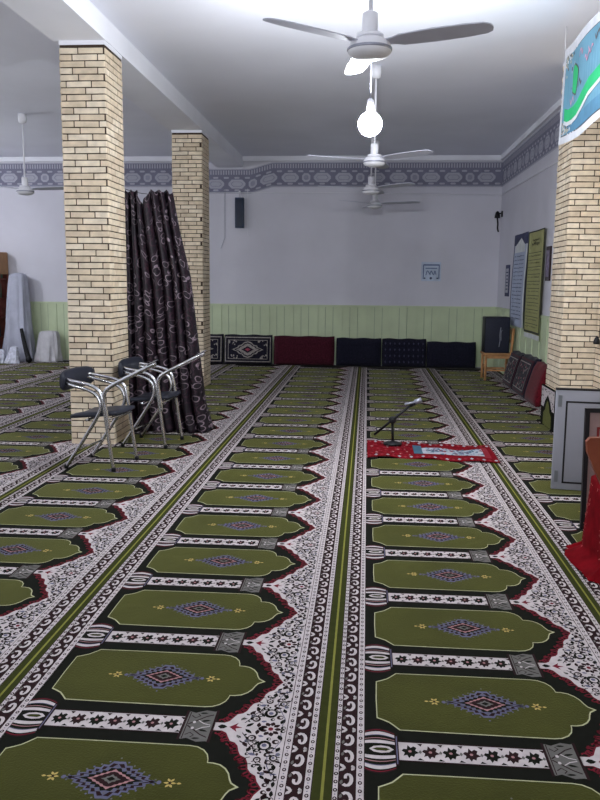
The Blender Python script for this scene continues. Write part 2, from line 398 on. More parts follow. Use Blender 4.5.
def palm(u, v, r, rot, c='maroon'):
    ell(u, v, r, r * 1.2, c, 3, 12); ell(u + r * .15 * math.cos(rot), v + r * .15 * math.sin(rot), r * .62, r * .75, 'white', 4, 10)
    ell(u, v, r * .36, r * .42, 'grey' if c == 'maroon' else 'blue', 5, 8)
    for q in (-1, 0, 1): leaf(u + r * 1.3 * math.cos(rot + q * .8), v + r * 1.3 * math.sin(rot + q * .8), r * .4, r * .2, rot + q * .8, c, 3)
for s in (1, -1):
    palm(0.952, 0.058 * s, 0.015, 2.5 * s); palm(0.998, 0.098 * s, 0.024, 1.2 * s, 'dark'); palm(0.985, 0.178 * s, 0.013, 1.7 * s); palm(1.035, 0.165 * s, 0.014, 0.5 * s, 'dark')
    stroke([(0.915, 0.03 * s), (0.93, 0.055 * s), (0.945, 0.09 * s), (0.962, 0.115 * s), (0.972, 0.15 * s)], 0.003, 'dark', 3)
    stroke([(1.045, 0.02 * s), (1.05, 0.07 * s), (1.03, 0.12 * s), (1.015, 0.16 * s), (1.02, 0.21 * s), (1.04, 0.26 * s)], 0.003, 'blue', 3)
    for (u, v, L, wd, r, c) in ((0.935, 0.02, .014, .006, .8, 'dark'), (0.965, 0.022, .012, .006, 1.6, 'maroon'), (1.045, 0.05, .014, .007, 1.2, 'dark'), (0.972, 0.085, .010, .005, 2.1, 'dark'),
        (0.934, 0.098, .013, .006, 1.0, 'maroon'), (0.95, 0.125, .012, .006, 1.9, 'dark'), (0.965, 0.15, .011, .006, .4, 'blue'), (1.02, 0.135, .012, .005, .2, 'maroon'),
        (1.045, 0.118, .012, .006, 1.9, 'dark'), (1.0, 0.225, .013, .007, 1.5, 'dark'), (1.022, 0.24, .010, .006, .6, 'maroon'), (0.992, 0.205, .009, .005, .2, 'dark'),
        (1.042, 0.215, .012, .006, 1.4, 'dark'), (1.03, 0.285, .014, .007, 1.2, 'maroon'), (1.05, 0.30, .012, .005, 1.6, 'dark'), (1.012, 0.268, .010, .005, .9, 'dark'),
        (1.045, 0.25, .009, .004, .1, 'blue'), (1.05, 0.185, .008, .004, .7, 'maroon'), (0.905, 0.055, .010, .004, 1.1, 'grey'), (0.98, 0.045, .008, .005, .3, 'blue')):
        leaf(u, v * s, L * 1.3, wd * 1.25, r * s, c, 3)
for s in (1, -1):
    for (u, v, r, c) in ((0.938, 0.076, .009, 'blue'), (0.962, 0.104, .008, 'maroon'), (1.032, 0.075, .012, 'maroon'), (1.008, 0.060, .008, 'dark'), (0.975, 0.128, .009, 'dark'), (1.012, 0.150, .010, 'maroon'),
                         (0.948, 0.150, .007, 'dark'), (1.048, 0.145, .008, 'blue'), (1.02, 0.19, .011, 'maroon'), (0.978, 0.212, .008, 'dark'), (1.035, 0.235, .010, 'dark'), (1.01, 0.25, .008, 'blue'),
                         (1.025, 0.305, .009, 'maroon'), (1.052, 0.275, .008, 'maroon'), (1.05, 0.01, .009, 'dark'), (0.975, 0.0, .010, 'maroon')):
        ell(u, v * s, r, r * 1.15, c, 3, 9); ell(u + r * .3, v * s, r * .5, r * .6, 'white' if c != 'blue' else 'grey', 4, 6)
    for (u0_, v0_, rr_, a0_) in ((0.975, 0.07, .022, 0.4), (1.03, 0.135, .02, 2.0), (0.96, 0.185, .016, 1.0), (1.045, 0.20, .018, 3.0), (1.03, 0.265, .02, 4.2), (0.925, 0.07, .014, 5.0)):
        stroke([(u0_ + rr_ * math.cos(a0_ + q * .75), (v0_ + rr_ * 1.2 * math.sin(a0_ + q * .75)) * s) for q in range(6)], 0.004, 'dark', 3)
rs = random.Random(3)
def bnd(v):
    for a, c in zip(BD, BD[1:]):
        if a[1] <= v <= c[1] and c[1] > a[1]: return a[0] + (c[0] - a[0]) * (v - a[1]) / (c[1] - a[1])
    return 1.02
for q in range(46):
    v = rs.uniform(0.02, hp - 0.02); u = rs.uniform(0.9, 1.055)
    if u < bnd(v) + 0.014: continue
    for s in (1, -1): leaf(u, v * s, rs.uniform(0.006, 0.011), rs.uniform(0.003, 0.005), rs.uniform(0, 3) * s, ('dark', 'maroon', 'dark')[q % 3], 3)
ell(1.04, hp - 0.003, 0.008, 0.010, 'maroon', 3, 8, po=True)
# olive niche panels, centred half a pitch up
pc = hp
half = [(0.168, 0.0), (0.170, 0.125), (0.192, 0.138), (0.212, 0.152), (0.228, 0.172), (0.246, 0.196), (0.40, 0.198), (0.60, 0.199), (0.755, 0.199), (0.782, 0.194), (0.806, 0.178),
        (0.822, 0.155), (0.829, 0.130), (0.831, 0.112), (0.850, 0.111), (0.872, 0.104), (0.892, 0.086), (0.906, 0.062), (0.914, 0.034), (0.922, 0.015), (0.940, 0.0)]
def closed(P): return P + [(u, -v) for u, v in reversed(P[1:-1])]
outl = [(0.550 + (u - 0.550) * 1.009, v + (0.005 if v > 0 else 0)) for u, v in half]; outl[0] = (0.1645, 0); outl[-1] = (0.950, 0)
A([(u, pc + v) for u, v in closed(outl)], 'line', 1, True); A([(u, pc + v) for u, v in closed(half)], 'olive', 2, True)
# medallion
mu = 0.558
def scal(hu, hv, n, amp, k, layer):
    pts = []
    for i in range(n * 4):
        t = 2 * PI * i / (n * 4); c, sn = math.cos(t), math.sin(t); r = 1 / (abs(c) ** 1.05 + abs(sn) ** 1.05 + 1e-6) * (1 + amp * math.cos(n * t))
        pts.append((mu + hu * r * c, pc + hv * r * sn))
    A(pts, k, layer, True)
scal(0.135, 0.098, 22, 0.07, 'blue', 3); scal(0.122, 0.084, 22, 0.08, 'maroon', 4); scal(0.110, 0.073, 20, 0.07, 'blue', 5); scal(0.092, 0.060, 18, 0.10, 'dark', 6)
scal(0.070, 0.048, 16, 0.05, 'pink', 7); scal(0.058, 0.039, 14, 0.05, 'maroon', 8); scal(0.028, 0.021, 8, 0.10, 'grey', 9); scal(0.014, 0.011, 8, 0.0, 'dark', 10)
for i in range(26):                                       # beads round the medallion
    t = 2 * PI * (i + .5) / 26; c, sn = math.cos(t), math.sin(t); r = 1 / (abs(c) ** 1.05 + abs(sn) ** 1.05)
    ell(mu + 0.150 * r * c, pc + 0.110 * r * sn, 0.0035, 0.0045, 'blue' if i % 2 else 'grey', 3, 6, po=True)
    ell(mu + 0.101 * r * c, pc + 0.067 * r * sn, 0.0028, 0.0035, 'grey', 7, 5, po=True)
for su in (1, -1):
    for q in (0.128, 0.148): ell(mu + su * q, pc, 0.008, 0.010, 'blue', 3, 6, po=True)
    fu = mu + su * 0.182
    for i in range(6):
        t = 2 * PI * i / 6; leaf(fu + 0.011 * math.cos(t), pc + 0.016 * math.sin(t), 0.009, 0.0045, t, 'gold', 3, True)
    ell(fu, pc, 0.004, 0.005, 'maroon', 4, 6, po=True); leaf(fu + su * 0.028, pc, 0.008, 0.005, 0, 'gold', 3, True)

def build_carpet():
    LZ = 0.00028; keys = list(K.keys()); b = MB()
    for k in keys: b.slot(K[k])
    vs, fs, ms = [], [], []
    for r in range(NROW):
        y0 = PITCH * r + hp
        for pts, k, layer, po in art:
            if po and r == NROW - 1: continue
            o = len(vs); vs += [(u, y0 + v, layer * LZ) for u, v in pts]; 
            # keep every inlay facing up
            ar = sum(pts[i][0] * pts[(i + 1) % len(pts)][1] - pts[(i + 1) % len(pts)][0] * pts[i][1] for i in range(len(pts)))
            idx = list(range(o, o + len(pts))); fs.append(idx if ar > 0 else idx[::-1]); ms.append(keys.index(k))
    b.v, b.f, b.m, b.sm = vs, fs, ms, [False] * len(fs)
    b.box2((0.0005, 0, -0.0115), (CW - 0.0005, PITCH * NROW, 0), K['dark'])
    return b.build('prayer_carpet', fix=False)
carp = build_carpet()
Y0 = 2.42 - hp - PITCH * 5
places = {1: 'olive prayer carpet strip farthest right, running past the brick pier', 0: 'olive prayer carpet strip under the red cloth and microphone stand',
          -1: 'olive prayer carpet strip in the middle of the floor, left of the centre seam', -2: 'olive prayer carpet strip under the metal chairs and the dark curtain',
          -3: 'olive prayer carpet strip just left of the near brick column', -4: 'olive prayer carpet strip second to the left of the near brick column',
          -5: 'olive prayer carpet strip passing in front of the white sack', -6: 'olive prayer carpet strip farthest left, by the bookcase'}
strips = {}
for k, dy in ((0, 0), (1, 0.0), (-1, 0.085), (-2, 0.145), (-3, 0.10), (-4, 0.16), (-5, 0.2), (-6, 0.12)):
    o = carp if k == 0 else carp.copy()
    if k: COL.objects.link(o)
    o.location = (-0.103 + CW * k, Y0 + dy, 0)
    tag(o, places[k], 'carpet', 'prayer carpets rolled out across the floor'); strips[k] = o
# edge of the right-hand strip folded up against the pier
b = MB(); fx = 1.925; ya, yb = 8.26, 8.86
def F(y, z, l): return (fx - 0.0006 * l, y, z)
b.box2((fx, ya, 0.004), (fx + 0.012, yb, 0.43), K['dark'])
b.poly([F(ya, 0.2, 1), F(yb, 0.2, 1), F(yb, 0.425, 1), F(ya, 0.425, 1)], K['white'])
ym = 8.55
b.poly([F(ya, 0.01, 2), F(ya, 0.16, 2), F(8.36, 0.2, 2), F(8.42, 0.27, 2), F(ym, 0.35, 2), F(8.68, 0.27, 2), F(8.74, 0.2, 2), F(yb, 0.16, 2), F(yb, 0.01, 2)], K['dark'])
b.poly([F(8.36, 0.01, 3), F(8.37, 0.14, 3), F(8.45, 0.18, 3), F(8.48, 0.24, 3), F(ym, 0.29, 3), F(8.62, 0.24, 3), F(8.65, 0.18, 3), F(8.73, 0.14, 3), F(8.74, 0.01, 3)], K['olive'])
rnd = random.Random(4)
for i in range(60):
    y = rnd.uniform(ya + .02, yb - .02); z = rnd.uniform(0.2, 0.41)
    if z < 0.37 - abs(y - ym) * 1.05: continue
    r = rnd.uniform(0.008, 0.018); a = rnd.uniform(0, 3)
    b.poly([F(y + r * math.cos(t + a), z + r * 0.6 * math.sin(t + a), 4) for t in (0, 1.2, 2.1, 3.3, 4.4, 5.3)], K[rnd.choice(('dark', 'maroon', 'dark'))])
b.poly([F(ya, 0.415, 5), F(yb, 0.415, 5), F(yb, 0.43, 5), F(ya, 0.43, 5)], K['dark'])
o = b.build('turned_up_edge', fix=False); o.parent = strips[1]; o.matrix_parent_inverse = Matrix.Translation(strips[1].location).inverted()
o['label'] = 'carpet edge folded up against the pier'

# ------------------------------------------------------------------ metal armchairs with a front bar
def make_chair():
    root = empty('armchair', (0, 0, 0), '', 'chair')
    for s in (1, -1):
        y = 0.215 * s
        MB().tube([(0.205, y, 0.004), (0.17, y, 0.26), (0.135, y, 0.52), (0.115, y, 0.63), (0.03, y, 0.68), (-0.10, y, 0.70), (-0.195, y * .98, 0.715), (-0.215, y * .7, 0.72)], 0.0145, M_chrome).build('leg', root)
        MB().tube([(-0.21, y, 0.004), (-0.03, y, 0.26), (0.075, y, 0.42), (0.115, y, 0.50), (0.09, y, 0.60), (-0.01, y, 0.645), (-0.12, y, 0.665), (-0.195, y * .98, 0.685), (-0.213, y * .7, 0.69)], 0.0145, M_chrome).build('leg', root)
        MB().lathe([(0.018, -0.004), (0.018, 0.02), (0.0145, 0.03)], (0.206, y, 0.0), M_dark, 12).build('foot_cap', root)
        MB().lathe([(0.018, -0.004), (0.018, 0.02), (0.0145, 0.03)], (-0.207, y, 0.0), M_dark, 12).build('foot_cap', root)
    for (cx_, cz_, cr_) in ((0.165, 0.41, 0.01), (-0.02, 0.395, 0.01), (-0.11, 0.15, 0.008)):
        MB().tube([(cx_, -0.21, cz_), (cx_, 0.21, cz_)], cr_, M_chrome, smooth_it=0).build('crossbar', root)
    # seat pad
    b = MB(); nx, ny = 10, 10; top = []; 
    for j in (0, 1):
        for iy in range(ny + 1):
            for ix in range(nx + 1):
                u = ix / nx * 2 - 1; v = iy / ny * 2 - 1; e = max(abs(u), abs(v)) ** 6
                z = (0.445 + 0.022 * (1 - e) - 0.015 * (1 - v * v)) + 0.02 * u if j else 0.42 + 0.02 * u
                k = 1 - 0.06 * (u * u) * (v * v)
                top.append((0.02 + 0.205 * u * k, 0.2 * v * k, z))
    o = (nx + 1) * (ny + 1); fs = []
    for iy in range(ny):
        for ix in range(nx):
            a = iy * (nx + 1) + ix; fs += [(a, a + nx + 1, a + nx + 2, a + 1), (o + a, o + a + 1, o + a + nx + 2, o + a + nx + 1)]
    ring = [i for i in range(nx + 1)] + [iy * (nx + 1) + nx for iy in range(1, ny + 1)] + [ny * (nx + 1) + ix for ix in range(nx - 1, -1, -1)] + [iy * (nx + 1) for iy in range(ny - 1, 0, -1)]
    fs += [(ring[i], ring[(i + 1) % len(ring)], o + ring[(i + 1) % len(ring)], o + ring[i]) for i in range(len(ring))]
    b.add(top, fs, M_black, True); b.build('seat', root)
    # curved back pad
    b = MB(); n = 14; vs = []
    prof = [(0.018, -0.072), (0.026, -0.03), (0.026, 0.03), (0.018, 0.072), (0.0, 0.085), (-0.018, 0.072), (-0.026, 0.0), (-0.018, -0.072), (0.0, -0.085)]
    for i in range(n + 1):
        v = -1 + 2 * i / n; cx = -0.235 + 0.035 * v * v; sc = 1 - 0.35 * abs(v) ** 6
        for (dx, dz) in prof: vs.append((cx + dx * sc, 0.262 * v, 0.70 + dz * sc))
    m = len(prof); fs = [(i * m + k, i * m + (k + 1) % m, (i + 1) * m + (k + 1) % m, (i + 1) * m + k) for i in range(n) for k in range(m)]
    fs += [tuple(range(m)), tuple(n * m + k for k in range(m))]
    b.add(vs, fs, M_black, True); b.build('backrest', root)
    # bar that slopes up in front of the sitter, for the prayer tray
    MB().tube([(0.185, -0.235, 0.34), (0.165, -0.235, 0.48), (0.145, -0.235, 0.62), (0.20, -0.235, 0.675), (0.37, -0.235, 0.76), (0.585, -0.235, 0.868)], lambda t: 0.0135 + 0.005 * t, M_chrome)\
        .box((0.56, -0.235, 0.876), (0.09, 0.045, 0.006), M_chrome, ry=-0.45).build('front_bar', root)
    return root
ch = make_chair(); ch.location = (-2.145, 6.29, 0.009); ch.rotation_euler = (0, 0, -0.15)
tag(ch, 'nearer chrome-tube armchair with black pads, in front of the brick column', 'chair', 'metal armchairs by the column')
ch2 = copy_tree(ch); ch2.location = (-1.965, 7.20, 0.009); ch2.rotation_euler = (0, 0, -0.12)
tag(ch2, 'farther chrome-tube armchair with black pads, half behind the other against the dark curtain', 'chair', 'metal armchairs by the column')

# ------------------------------------------------------------------ dark curtain
def curtain():
    m = bpy.data.materials.new('plum_scroll_curtain'); m.use_nodes = True; nt = m.node_tree; N = nt.nodes; L = nt.links
    bs = N['Principled BSDF']; bs.inputs['Roughness'].default_value = 0.55; bs.inputs['Specular IOR Level'].default_value = 0.25
    uv = N.new('ShaderNodeUVMap'); uv.uv_map = 'UVMap'
    nz = N.new('ShaderNodeTexNoise'); nz.inputs['Scale'].default_value = 6; L.new(uv.outputs[0], nz.inputs['Vector'])
    mx = N.new('ShaderNodeVectorMath'); mx.operation = 'MULTIPLY_ADD'; L.new(nz.outputs['Color'], mx.inputs[0]); mx.inputs[1].default_value = (0.06, 0.06, 0); L.new(uv.outputs[0], mx.inputs[2])
    vo = N.new('ShaderNodeTexVoronoi'); vo.inputs['Scale'].default_value = 12; vo.inputs['Randomness'].default_value = 0.85; L.new(mx.outputs[0], vo.inputs['Vector'])
    r = N.new('ShaderNodeValToRGB'); cr = r.color_ramp; dk = lin((24, 17, 25)); lt = lin((126, 110, 120)); pl = lin((58, 34, 46))
    cr.elements[0].position = 0; cr.elements[0].color = pl; cr.elements[1].position = 0.12; cr.elements[1].color = dk
    for p, c in ((0.34, dk), (0.37, lt), (0.41, lt), (0.44, dk), (0.62, dk), (0.65, pl), (0.72, dk)):
        e = cr.elements.new(p); e.color = c
    L.new(vo.outputs['Distance'], r.inputs['Fac'])
    n3 = N.new('ShaderNodeTexNoise'); n3.inputs['Scale'].default_value = 9; L.new(uv.outputs[0], n3.inputs['Vector'])
    rr = N.new('ShaderNodeValToRGB'); rr.color_ramp.elements[0].position = 0.30; rr.color_ramp.elements[1].position = 0.42; L.new(n3.outputs['Fac'], rr.inputs['Fac'])
    mix = N.new('ShaderNodeMixRGB'); L.new(rr.outputs['Color'], mix.inputs[0]); mix.inputs[1].default_value = dk; L.new(r.outputs['Color'], mix.inputs[2])
    L.new(mix.outputs[0], bs.inputs['Base Color'])
    nu, nv = 150, 60; vs = []; fs = []; uvs = []
    def interp(t, T):
        for (a, fa), (c, fc) in zip(T, T[1:]):
            if t <= c: return fa + (fc - fa) * (t - a) / (c - a)
        return T[-1][1]
    RX = [(0, -1.925), (0.06, -1.90), (0.15, -1.86), (0.35, -1.745), (0.65, -1.66), (0.9, -1.585), (1.0, -1.51)]
    for j in range(nv + 1):
        t = j / nv
        for i in range(nu + 1):
            u = i / nu
            xl = -2.50 - 0.03 * t; xr = interp(t, RX); x = xl + (xr - xl) * u
            amp = 0.045 + 0.075 * t
            ph = u * 2 * PI * 8.5 + 0.5 * math.sin(t * 2.2 + u * 5)
            y = 7.92 + amp * math.sin(ph) + 0.04 * math.sin(u * 9 + t * 3) - 0.22 * t * max(0, math.sin(u * PI)) * 0.6
            x += 0.018 * math.cos(ph) * (0.5 + t)
            top = 2.375 + 0.012 * math.sin(ph * 2) - 0.17 * math.exp(-((u - 0.50) / 0.06) ** 2) - 0.02 * (u > 0.93)
            bot = 0.006 + 0.02 * (0.5 + 0.5 * math.sin(ph))
            vs.append((x, y, top + (bot - top) * t)); uvs.append((u * 1.9, t * 2.6))
    for j in range(nv):
        for i in range(nu):
            a = j * (nu + 1) + i; fs.append((a, a + 1, a + nu + 2, a + nu + 1))
    b = MB().add(vs, fs, m, True); o = b.build('curtain')
    ul = o.data.uv_layers.new(name='UVMap')
    for l in o.data.loops: ul.data[l.index].uv = uvs[l.vertex_index]
    sm = o.modifiers.new('thickness', 'SOLIDIFY'); sm.thickness = 0.004
    # lining behind so the drape has body: the rear fold of the same cloth
    return o
cu = curtain(); tag(cu, 'tall dark plum curtain with pale scrolls, bunched between the two brick columns', 'curtain')
co = MB().tube([(-2.42, 7.59, 2.40), (-2.3, 7.95, 2.36), (-2.15, 8.05, 2.355), (-2.2, 8.4, 2.36), (-2.66, 11.19, 2.42)], 0.003, M_dark, 6).build('hanging_line')
tag(co, 'thin dark cord holding up the dark curtain between the brick columns', 'cord')

# ------------------------------------------------------------------ ceiling fans and bulb
def make_fan(loc, ang, rod_top, label, R=1.0):
    root = empty('ceiling_fan', loc, label, 'fan', 'ceiling fans in a row')
    MB().lathe([(0.012, 0.03), (0.06, 0.03), (0.105, 0.005), (0.118, -0.02), (0.118, -0.045), (0.10, -0.065), (0.05, -0.08), (0.01, -0.083)], (0, 0, 0), M_white, 28).build('motor_housing', root)
    MB().lathe([(0.1185, -0.025), (0.122, -0.028), (0.122, -0.038), (0.1185, -0.041)], (0, 0, 0), M_silver, 28).build('trim_ring', root)
    MB().lathe([(0.075, 0.028), (0.072, 0.045), (0.03, 0.05), (0.03, 0.055), (0.042, 0.06), (0.042, 0.15), (0.028, 0.16)], (0, 0, 0), M_white, 24).build('coupling_cover', root)
    MB().tube([(0, 0, 0.15), (0, 0, rod_top - 0.02)], 0.011, M_white, smooth_it=0).build('down_rod', root)
    MB().lathe([(0.016, rod_top - 0.13), (0.05, rod_top - 0.115), (0.06, rod_top - 0.06), (0.055, rod_top - 0.002)], (0, 0, 0), M_white, 20).build('canopy', root)
    for k in range(3):
        a = ang + k * 2 * PI / 3; b = MB(); c, s = math.cos(a), math.sin(a); vs = []
        prof = [(0.10, 0.028), (0.16, 0.038), (0.20, 0.058), (0.40, 0.070), (0.60, 0.066), (0.70, 0.055), (0.735, 0.035), (0.745, 0.0)]
        for up in (0, 1):
            for (r, hw) in prof:
                for q in (1, -1):
                    z = -0.005 + (0.006 if up else 0) - q * hw * 0.17 + 0.01 * r
                    x, y = r * R, q * hw; vs.append((x * c - y * s, x * s + y * c, z))
        n = len(prof) * 2; fs = []
        for i in range(len(prof) - 1):
            p = 2 * i; fs += [(p, p + 1, p + 3, p + 2), (n + p, n + p + 2, n + p + 3, n + p + 1), (p, p + 2, n + p + 2, n + p), (p + 1, n + p + 1, n + p + 3, p + 3)]
        fs += [(0, n, n + 1, 1), (n - 2, n - 1, 2 * n - 1, 2 * n - 2)]
        b.add(vs, fs, M_blade, False); b.build('blade', root)
    return root
make_fan((-0.015, 4.55, 2.775), math.radians(-21), CZ - 2.775, 'white three-blade ceiling fan nearest to the camera', 0.89)
make_fan((0.045, 8.8, 2.80), math.radians(-40), CZ - 2.80, 'white ceiling fan hanging second along the middle row, just beyond the lit bulb')
make_fan((0.02, 11.2, 2.77), math.radians(-42), CZ - 2.77, 'white ceiling fan hanging third along the middle row')
make_fan((0.09, 13.2, 2.76), math.radians(-18), CZ - 2.76, 'white ceiling fan farthest along the middle row, nearest the back wall')
make_fan((-4.74, 11.0, 2.74), math.radians(-8), CZ - 2.74, 'white ceiling fan at the left, beyond the near brick column')
def make_bulb(loc, label, r=0.075, gm=None):
    root = empty('hanging_bulb', loc, label, 'light bulb', 'bare bulbs on wires')
    MB().lathe([(0.02, 0.10), (0.026, 0.085)] + [(r * math.sin(t), r * math.cos(t)) for t in [0.42 + (PI - 0.47) * i / 14 for i in range(15)]], (0, 0, 0), gm or M_bulb, 24).build('glass_globe', root)
    MB().lathe([(0.012, 0.175), (0.024, 0.165), (0.027, 0.10), (0.024, 0.085)], (0, 0, 0), M_white, 16).build('socket', root)
    MB().tube([(0, 0, 0.17), (0, 0, CZ - loc[2])], 0.005, M_silver, 8, 0).build('wire', root)
make_bulb((-0.006, 6.0, 2.63), 'bright bare bulb glowing on a thin wire behind the nearest fan', 0.085)
for bx_, by_, lab in ((0.0, 1.2, 'added unseen bulb over the near end of the middle row'), (-5.6, 1.2, 'added unseen bulb over the near left part of the hall'),
                      (-6.2, 7.0, 'added unseen bulb over the middle left part of the hall'), (-7.9, 11.6, 'added unseen bulb over the far left part of the hall')):
    make_bulb((bx_, by_, 2.75), lab, 0.085, M_bulb_c if bx_ == 0.0 else M_bulb_b)  # these four hang out of view, added as fill for the hall

# ------------------------------------------------------------------ cushions along the back wall
def cmat(n, rgb, a, sc=40): 
    m = mat(n, rgb, 0.9, var=0.35, scale=sc, sheen=0.1, spec=0.1); return m
C_navy = cmat('navy_weave', (28, 28, 42), 0); C_navy2 = cmat('navy_weave_speckled', (40, 40, 58), 0, 70); C_wine = cmat('wine_weave', (64, 22, 34), 0)
C_beige = cmat('beige_weave', (150, 144, 140), 0); C_char = cmat('charcoal_weave', (34, 32, 44), 0); C_rose = cmat('rose_weave', (150, 66, 84), 0); C_bright = cmat('scarlet_weave', (88, 18, 28), 0)
def cushion(x0, x1, h, m, label, pattern=0, tilt=0.12, dep=0.17):
    """back cushion: stuffed, leaning a little on the wall"""
    nx, nz = 16, 8; wd = x1 - x0; b = MB(); vs = []
    for side in (0, 1):
        for j in range(nz + 1):
            for i in range(nx + 1):
                u = 2 * i / nx - 1; v = 2 * j / nz - 1
                e = (1 - abs(u) ** 8) * (1 - abs(v) ** 4)
                d = dep / 2 * (0.45 + 0.55 * e ** 0.6) * (-1 if side == 0 else 1)
                z = h / 2 + h / 2 * v + 0.006 * math.sin(u * 7) * (1 + v) / 2
                vs.append((wd / 2 * u * (1 - 0.012 * v * v), d + tilt * z, z))
    o = (nx + 1) * (nz + 1); fs = []
    for j in range(nz):
        for i in range(nx):
            a = j * (nx + 1) + i; fs += [(a, a + 1, a + nx + 2, a + nx + 1), (o + a, o + a + nx + 1, o + a + nx + 2, o + a + 1)]
    ring = list(range(nx + 1)) + [j * (nx + 1) + nx for j in range(1, nz + 1)] + [nz * (nx + 1) + i for i in range(nx - 1, -1, -1)] + [j * (nx + 1) for j in range(nz - 1, 0, -1)]
    fs += [(ring[i], o + ring[i], o + ring[(i + 1) % len(ring)], ring[(i + 1) % len(ring)]) for i in range(len(ring))]
    b.add(vs, fs, m, True)
    def front(u, v, l):      # point on the front face, u,v in -1..1
        e = (1 - abs(u) ** 8) * (1 - abs(v) ** 4); z = h / 2 + h / 2 * v
        return (wd / 2 * u, -dep / 2 * (0.45 + 0.55 * e ** 0.6) + tilt * z - 0.004 - 0.0015 * l, z + 0.004)
    def ring_band(a, c, bb, mm, l):
        n = 14
        for (p, q, r_, s_) in (((-a, -bb), (a, -bb), None, None), ((a, -bb), (a, bb), None, None), ((a, bb), (-a, bb), None, None), ((-a, bb), (-a, -bb), None, None)):
            for i in range(n):
                t0, t1 = i / n, (i + 1) / n
                P0 = (p[0] + (q[0] - p[0]) * t0, p[1] + (q[1] - p[1]) * t0); P1 = (p[0] + (q[0] - p[0]) * t1, p[1] + (q[1] - p[1]) * t1)
                I = lambda P: (P[0] * (1 - c[0] / a), P[1] * (1 - c[1] / bb))
                b.poly([front(*P0, l), front(*P1, l), front(*I(P1), l), front(*I(P0), l)], mm)
    if pattern == 1:
        ring_band(0.95, (0.035, 0.07), 0.86, C_beige, 1); ring_band(0.82, (0.02, 0.035), 0.66, C_beige, 1)
        def dia(a, bb, mm, l, n=40):
            pts = []
            for i in range(n):
                t = 2 * PI * i / n; c, s = math.cos(t), math.sin(t); r = 1 / (abs(c) + abs(s)) * (1 + 0.06 * math.cos(10 * t)); pts.append(front(a * r * c, bb * r * s, l))
            ce = front(0, 0, l)
            for i in range(n): b.poly([ce, pts[i], pts[(i + 1) % n]], mm)
        dia(0.62, 0.62, C_beige, 2); dia(0.54, 0.52, C_char, 3); dia(0.46, 0.44, C_beige, 4); dia(0.25, 0.24, C_char, 5); dia(0.12, 0.12, C_rose, 6)
        rn = random.Random(2)
        for sx in (-1, 1):
            for sz in (-1, 1):
                for q in range(9):
                    u = sx * rn.uniform(0.42, 0.8); v = sz * rn.uniform(0.3, 0.62); r = rn.uniform(0.02, 0.045)
                    b.poly([front(u + r * math.cos(t), v + 1.8 * r * math.sin(t), 2) for t in (0, 1.25, 2.5, 3.7, 5)], C_beige)
    if pattern in (2, 3):
        rn = random.Random(pattern); cc = C_rose if pattern == 3 else C_navy2
        if pattern == 2:
            cc = cmat('slate_thread', (62, 62, 84), 0)
        for iu in range(9):
            for iv in range(4):
                u = -0.84 + iu * 0.21; v = -0.66 + iv * 0.44; r = 0.04
                b.poly([front(u + r, v, 1), front(u, v + r * 2.6, 1), front(u - r, v, 1), front(u, v - r * 2.6, 1)], cc)
    if pattern == 4:
        ring_band(0.95, (0.05, 0.10), 0.88, C_wine, 1); ring_band(0.8, (0.03, 0.05), 0.7, C_beige, 1); rn = random.Random(int(wd * 1000))
        for q in range(70):
            u = rn.uniform(-0.72, 0.72); v = rn.uniform(-0.62, 0.62); r = rn.uniform(0.015, 0.05); a0 = rn.uniform(0, 6)
            b.poly([front(u + r * math.cos(t + a0), v + 1.7 * r * math.sin(t + a0), 2) for t in (0, 1.0, 2.5, 3.4, 5)], rn.choice((C_beige, C_rose, C_beige, C_wine)))
    o = b.build('cushion'); tag(o, label, 'cushion'); return o
yb = 14.58
for x0, x1, h, m, pt, lab in ((-3.62, -2.63, 0.535, C_char, 1, 'dark patterned back cushion half hidden behind the farther brick column'),
        (-2.61, -1.72, 0.53, C_char, 1, 'black and beige back cushion with a diamond medallion, left end of the back wall row'),
        (-1.69, -0.575, 0.52, C_wine, 0, 'plain wine-red back cushion on the floor at the back wall'),
        (-0.545, 0.275, 0.50, C_navy, 0, 'dark navy back cushion right beside the wine-red one'),
        (0.285, 1.085, 0.50, C_navy, 2, 'navy back cushion with rows of faint diamonds, at the back wall'),
        (1.095, 1.97, 0.455, C_navy, 0, 'low plain navy back cushion at the right end of the row, beside the wooden chair')):
    o = cushion(x0, x1, h, m, lab, pt); o.location = ((x0 + x1) / 2, yb, 0.004); o['group'] = 'back cushions along the back wall'
for y0, y1, h, m, pt, lab in ((11.62, 12.42, 0.50, C_char, 4, 'dark floral back cushion at the right wall, beside the wooden chair'),
        (10.72, 11.58, 0.52, C_char, 4, 'dark floral back cushion in the middle of the right wall row'),
        (9.98, 10.68, 0.50, C_bright, 0, 'bright red back cushion at the right wall, nearest the brick pier')):
    o = cushion(y0, y1, h, m, lab, pt, tilt=0.28, dep=0.14); o.location = (2.13, (y0 + y1) / 2, 0.004); o.rotation_euler = (0, 0, -PI / 2); o['group'] = 'back cushions along the right wall'

# ------------------------------------------------------------------ wooden chair and loudspeaker
root = empty('wooden_chair', (2.06, 12.86, 0.004), 'small honey-coloured wooden chair in the back right corner under the black loudspeaker', 'chair')
for (x, y, hgt) in ((-0.19, -0.18, 0.40), (-0.19, 0.18, 0.40), (0.19, -0.18, 0.82), (0.19, 0.18, 0.82)):
    MB().tube([(x, y, 0), (x, y, 0.4), (x + (0.03 if hgt > .5 else 0), y, hgt)], 0.021, M_wood, 8, 0).build('leg', root)
bevel(MB().box((-0.01, 0, 0.415), (0.44, 0.42, 0.03), M_wood).build('seat', root), 0.008)
b = MB()
for y in (-0.18, 0.18): b.box((-0.01, y, 0.16), (0.34, 0.018, 0.028), M_wood); b.box((-0.01, y, 0.37), (0.36, 0.02, 0.05), M_wood)
for x in (-0.19, 0.17): b.box((x, 0, 0.22), (0.018, 0.34, 0.028), M_wood)
b.build('stretcher', root)
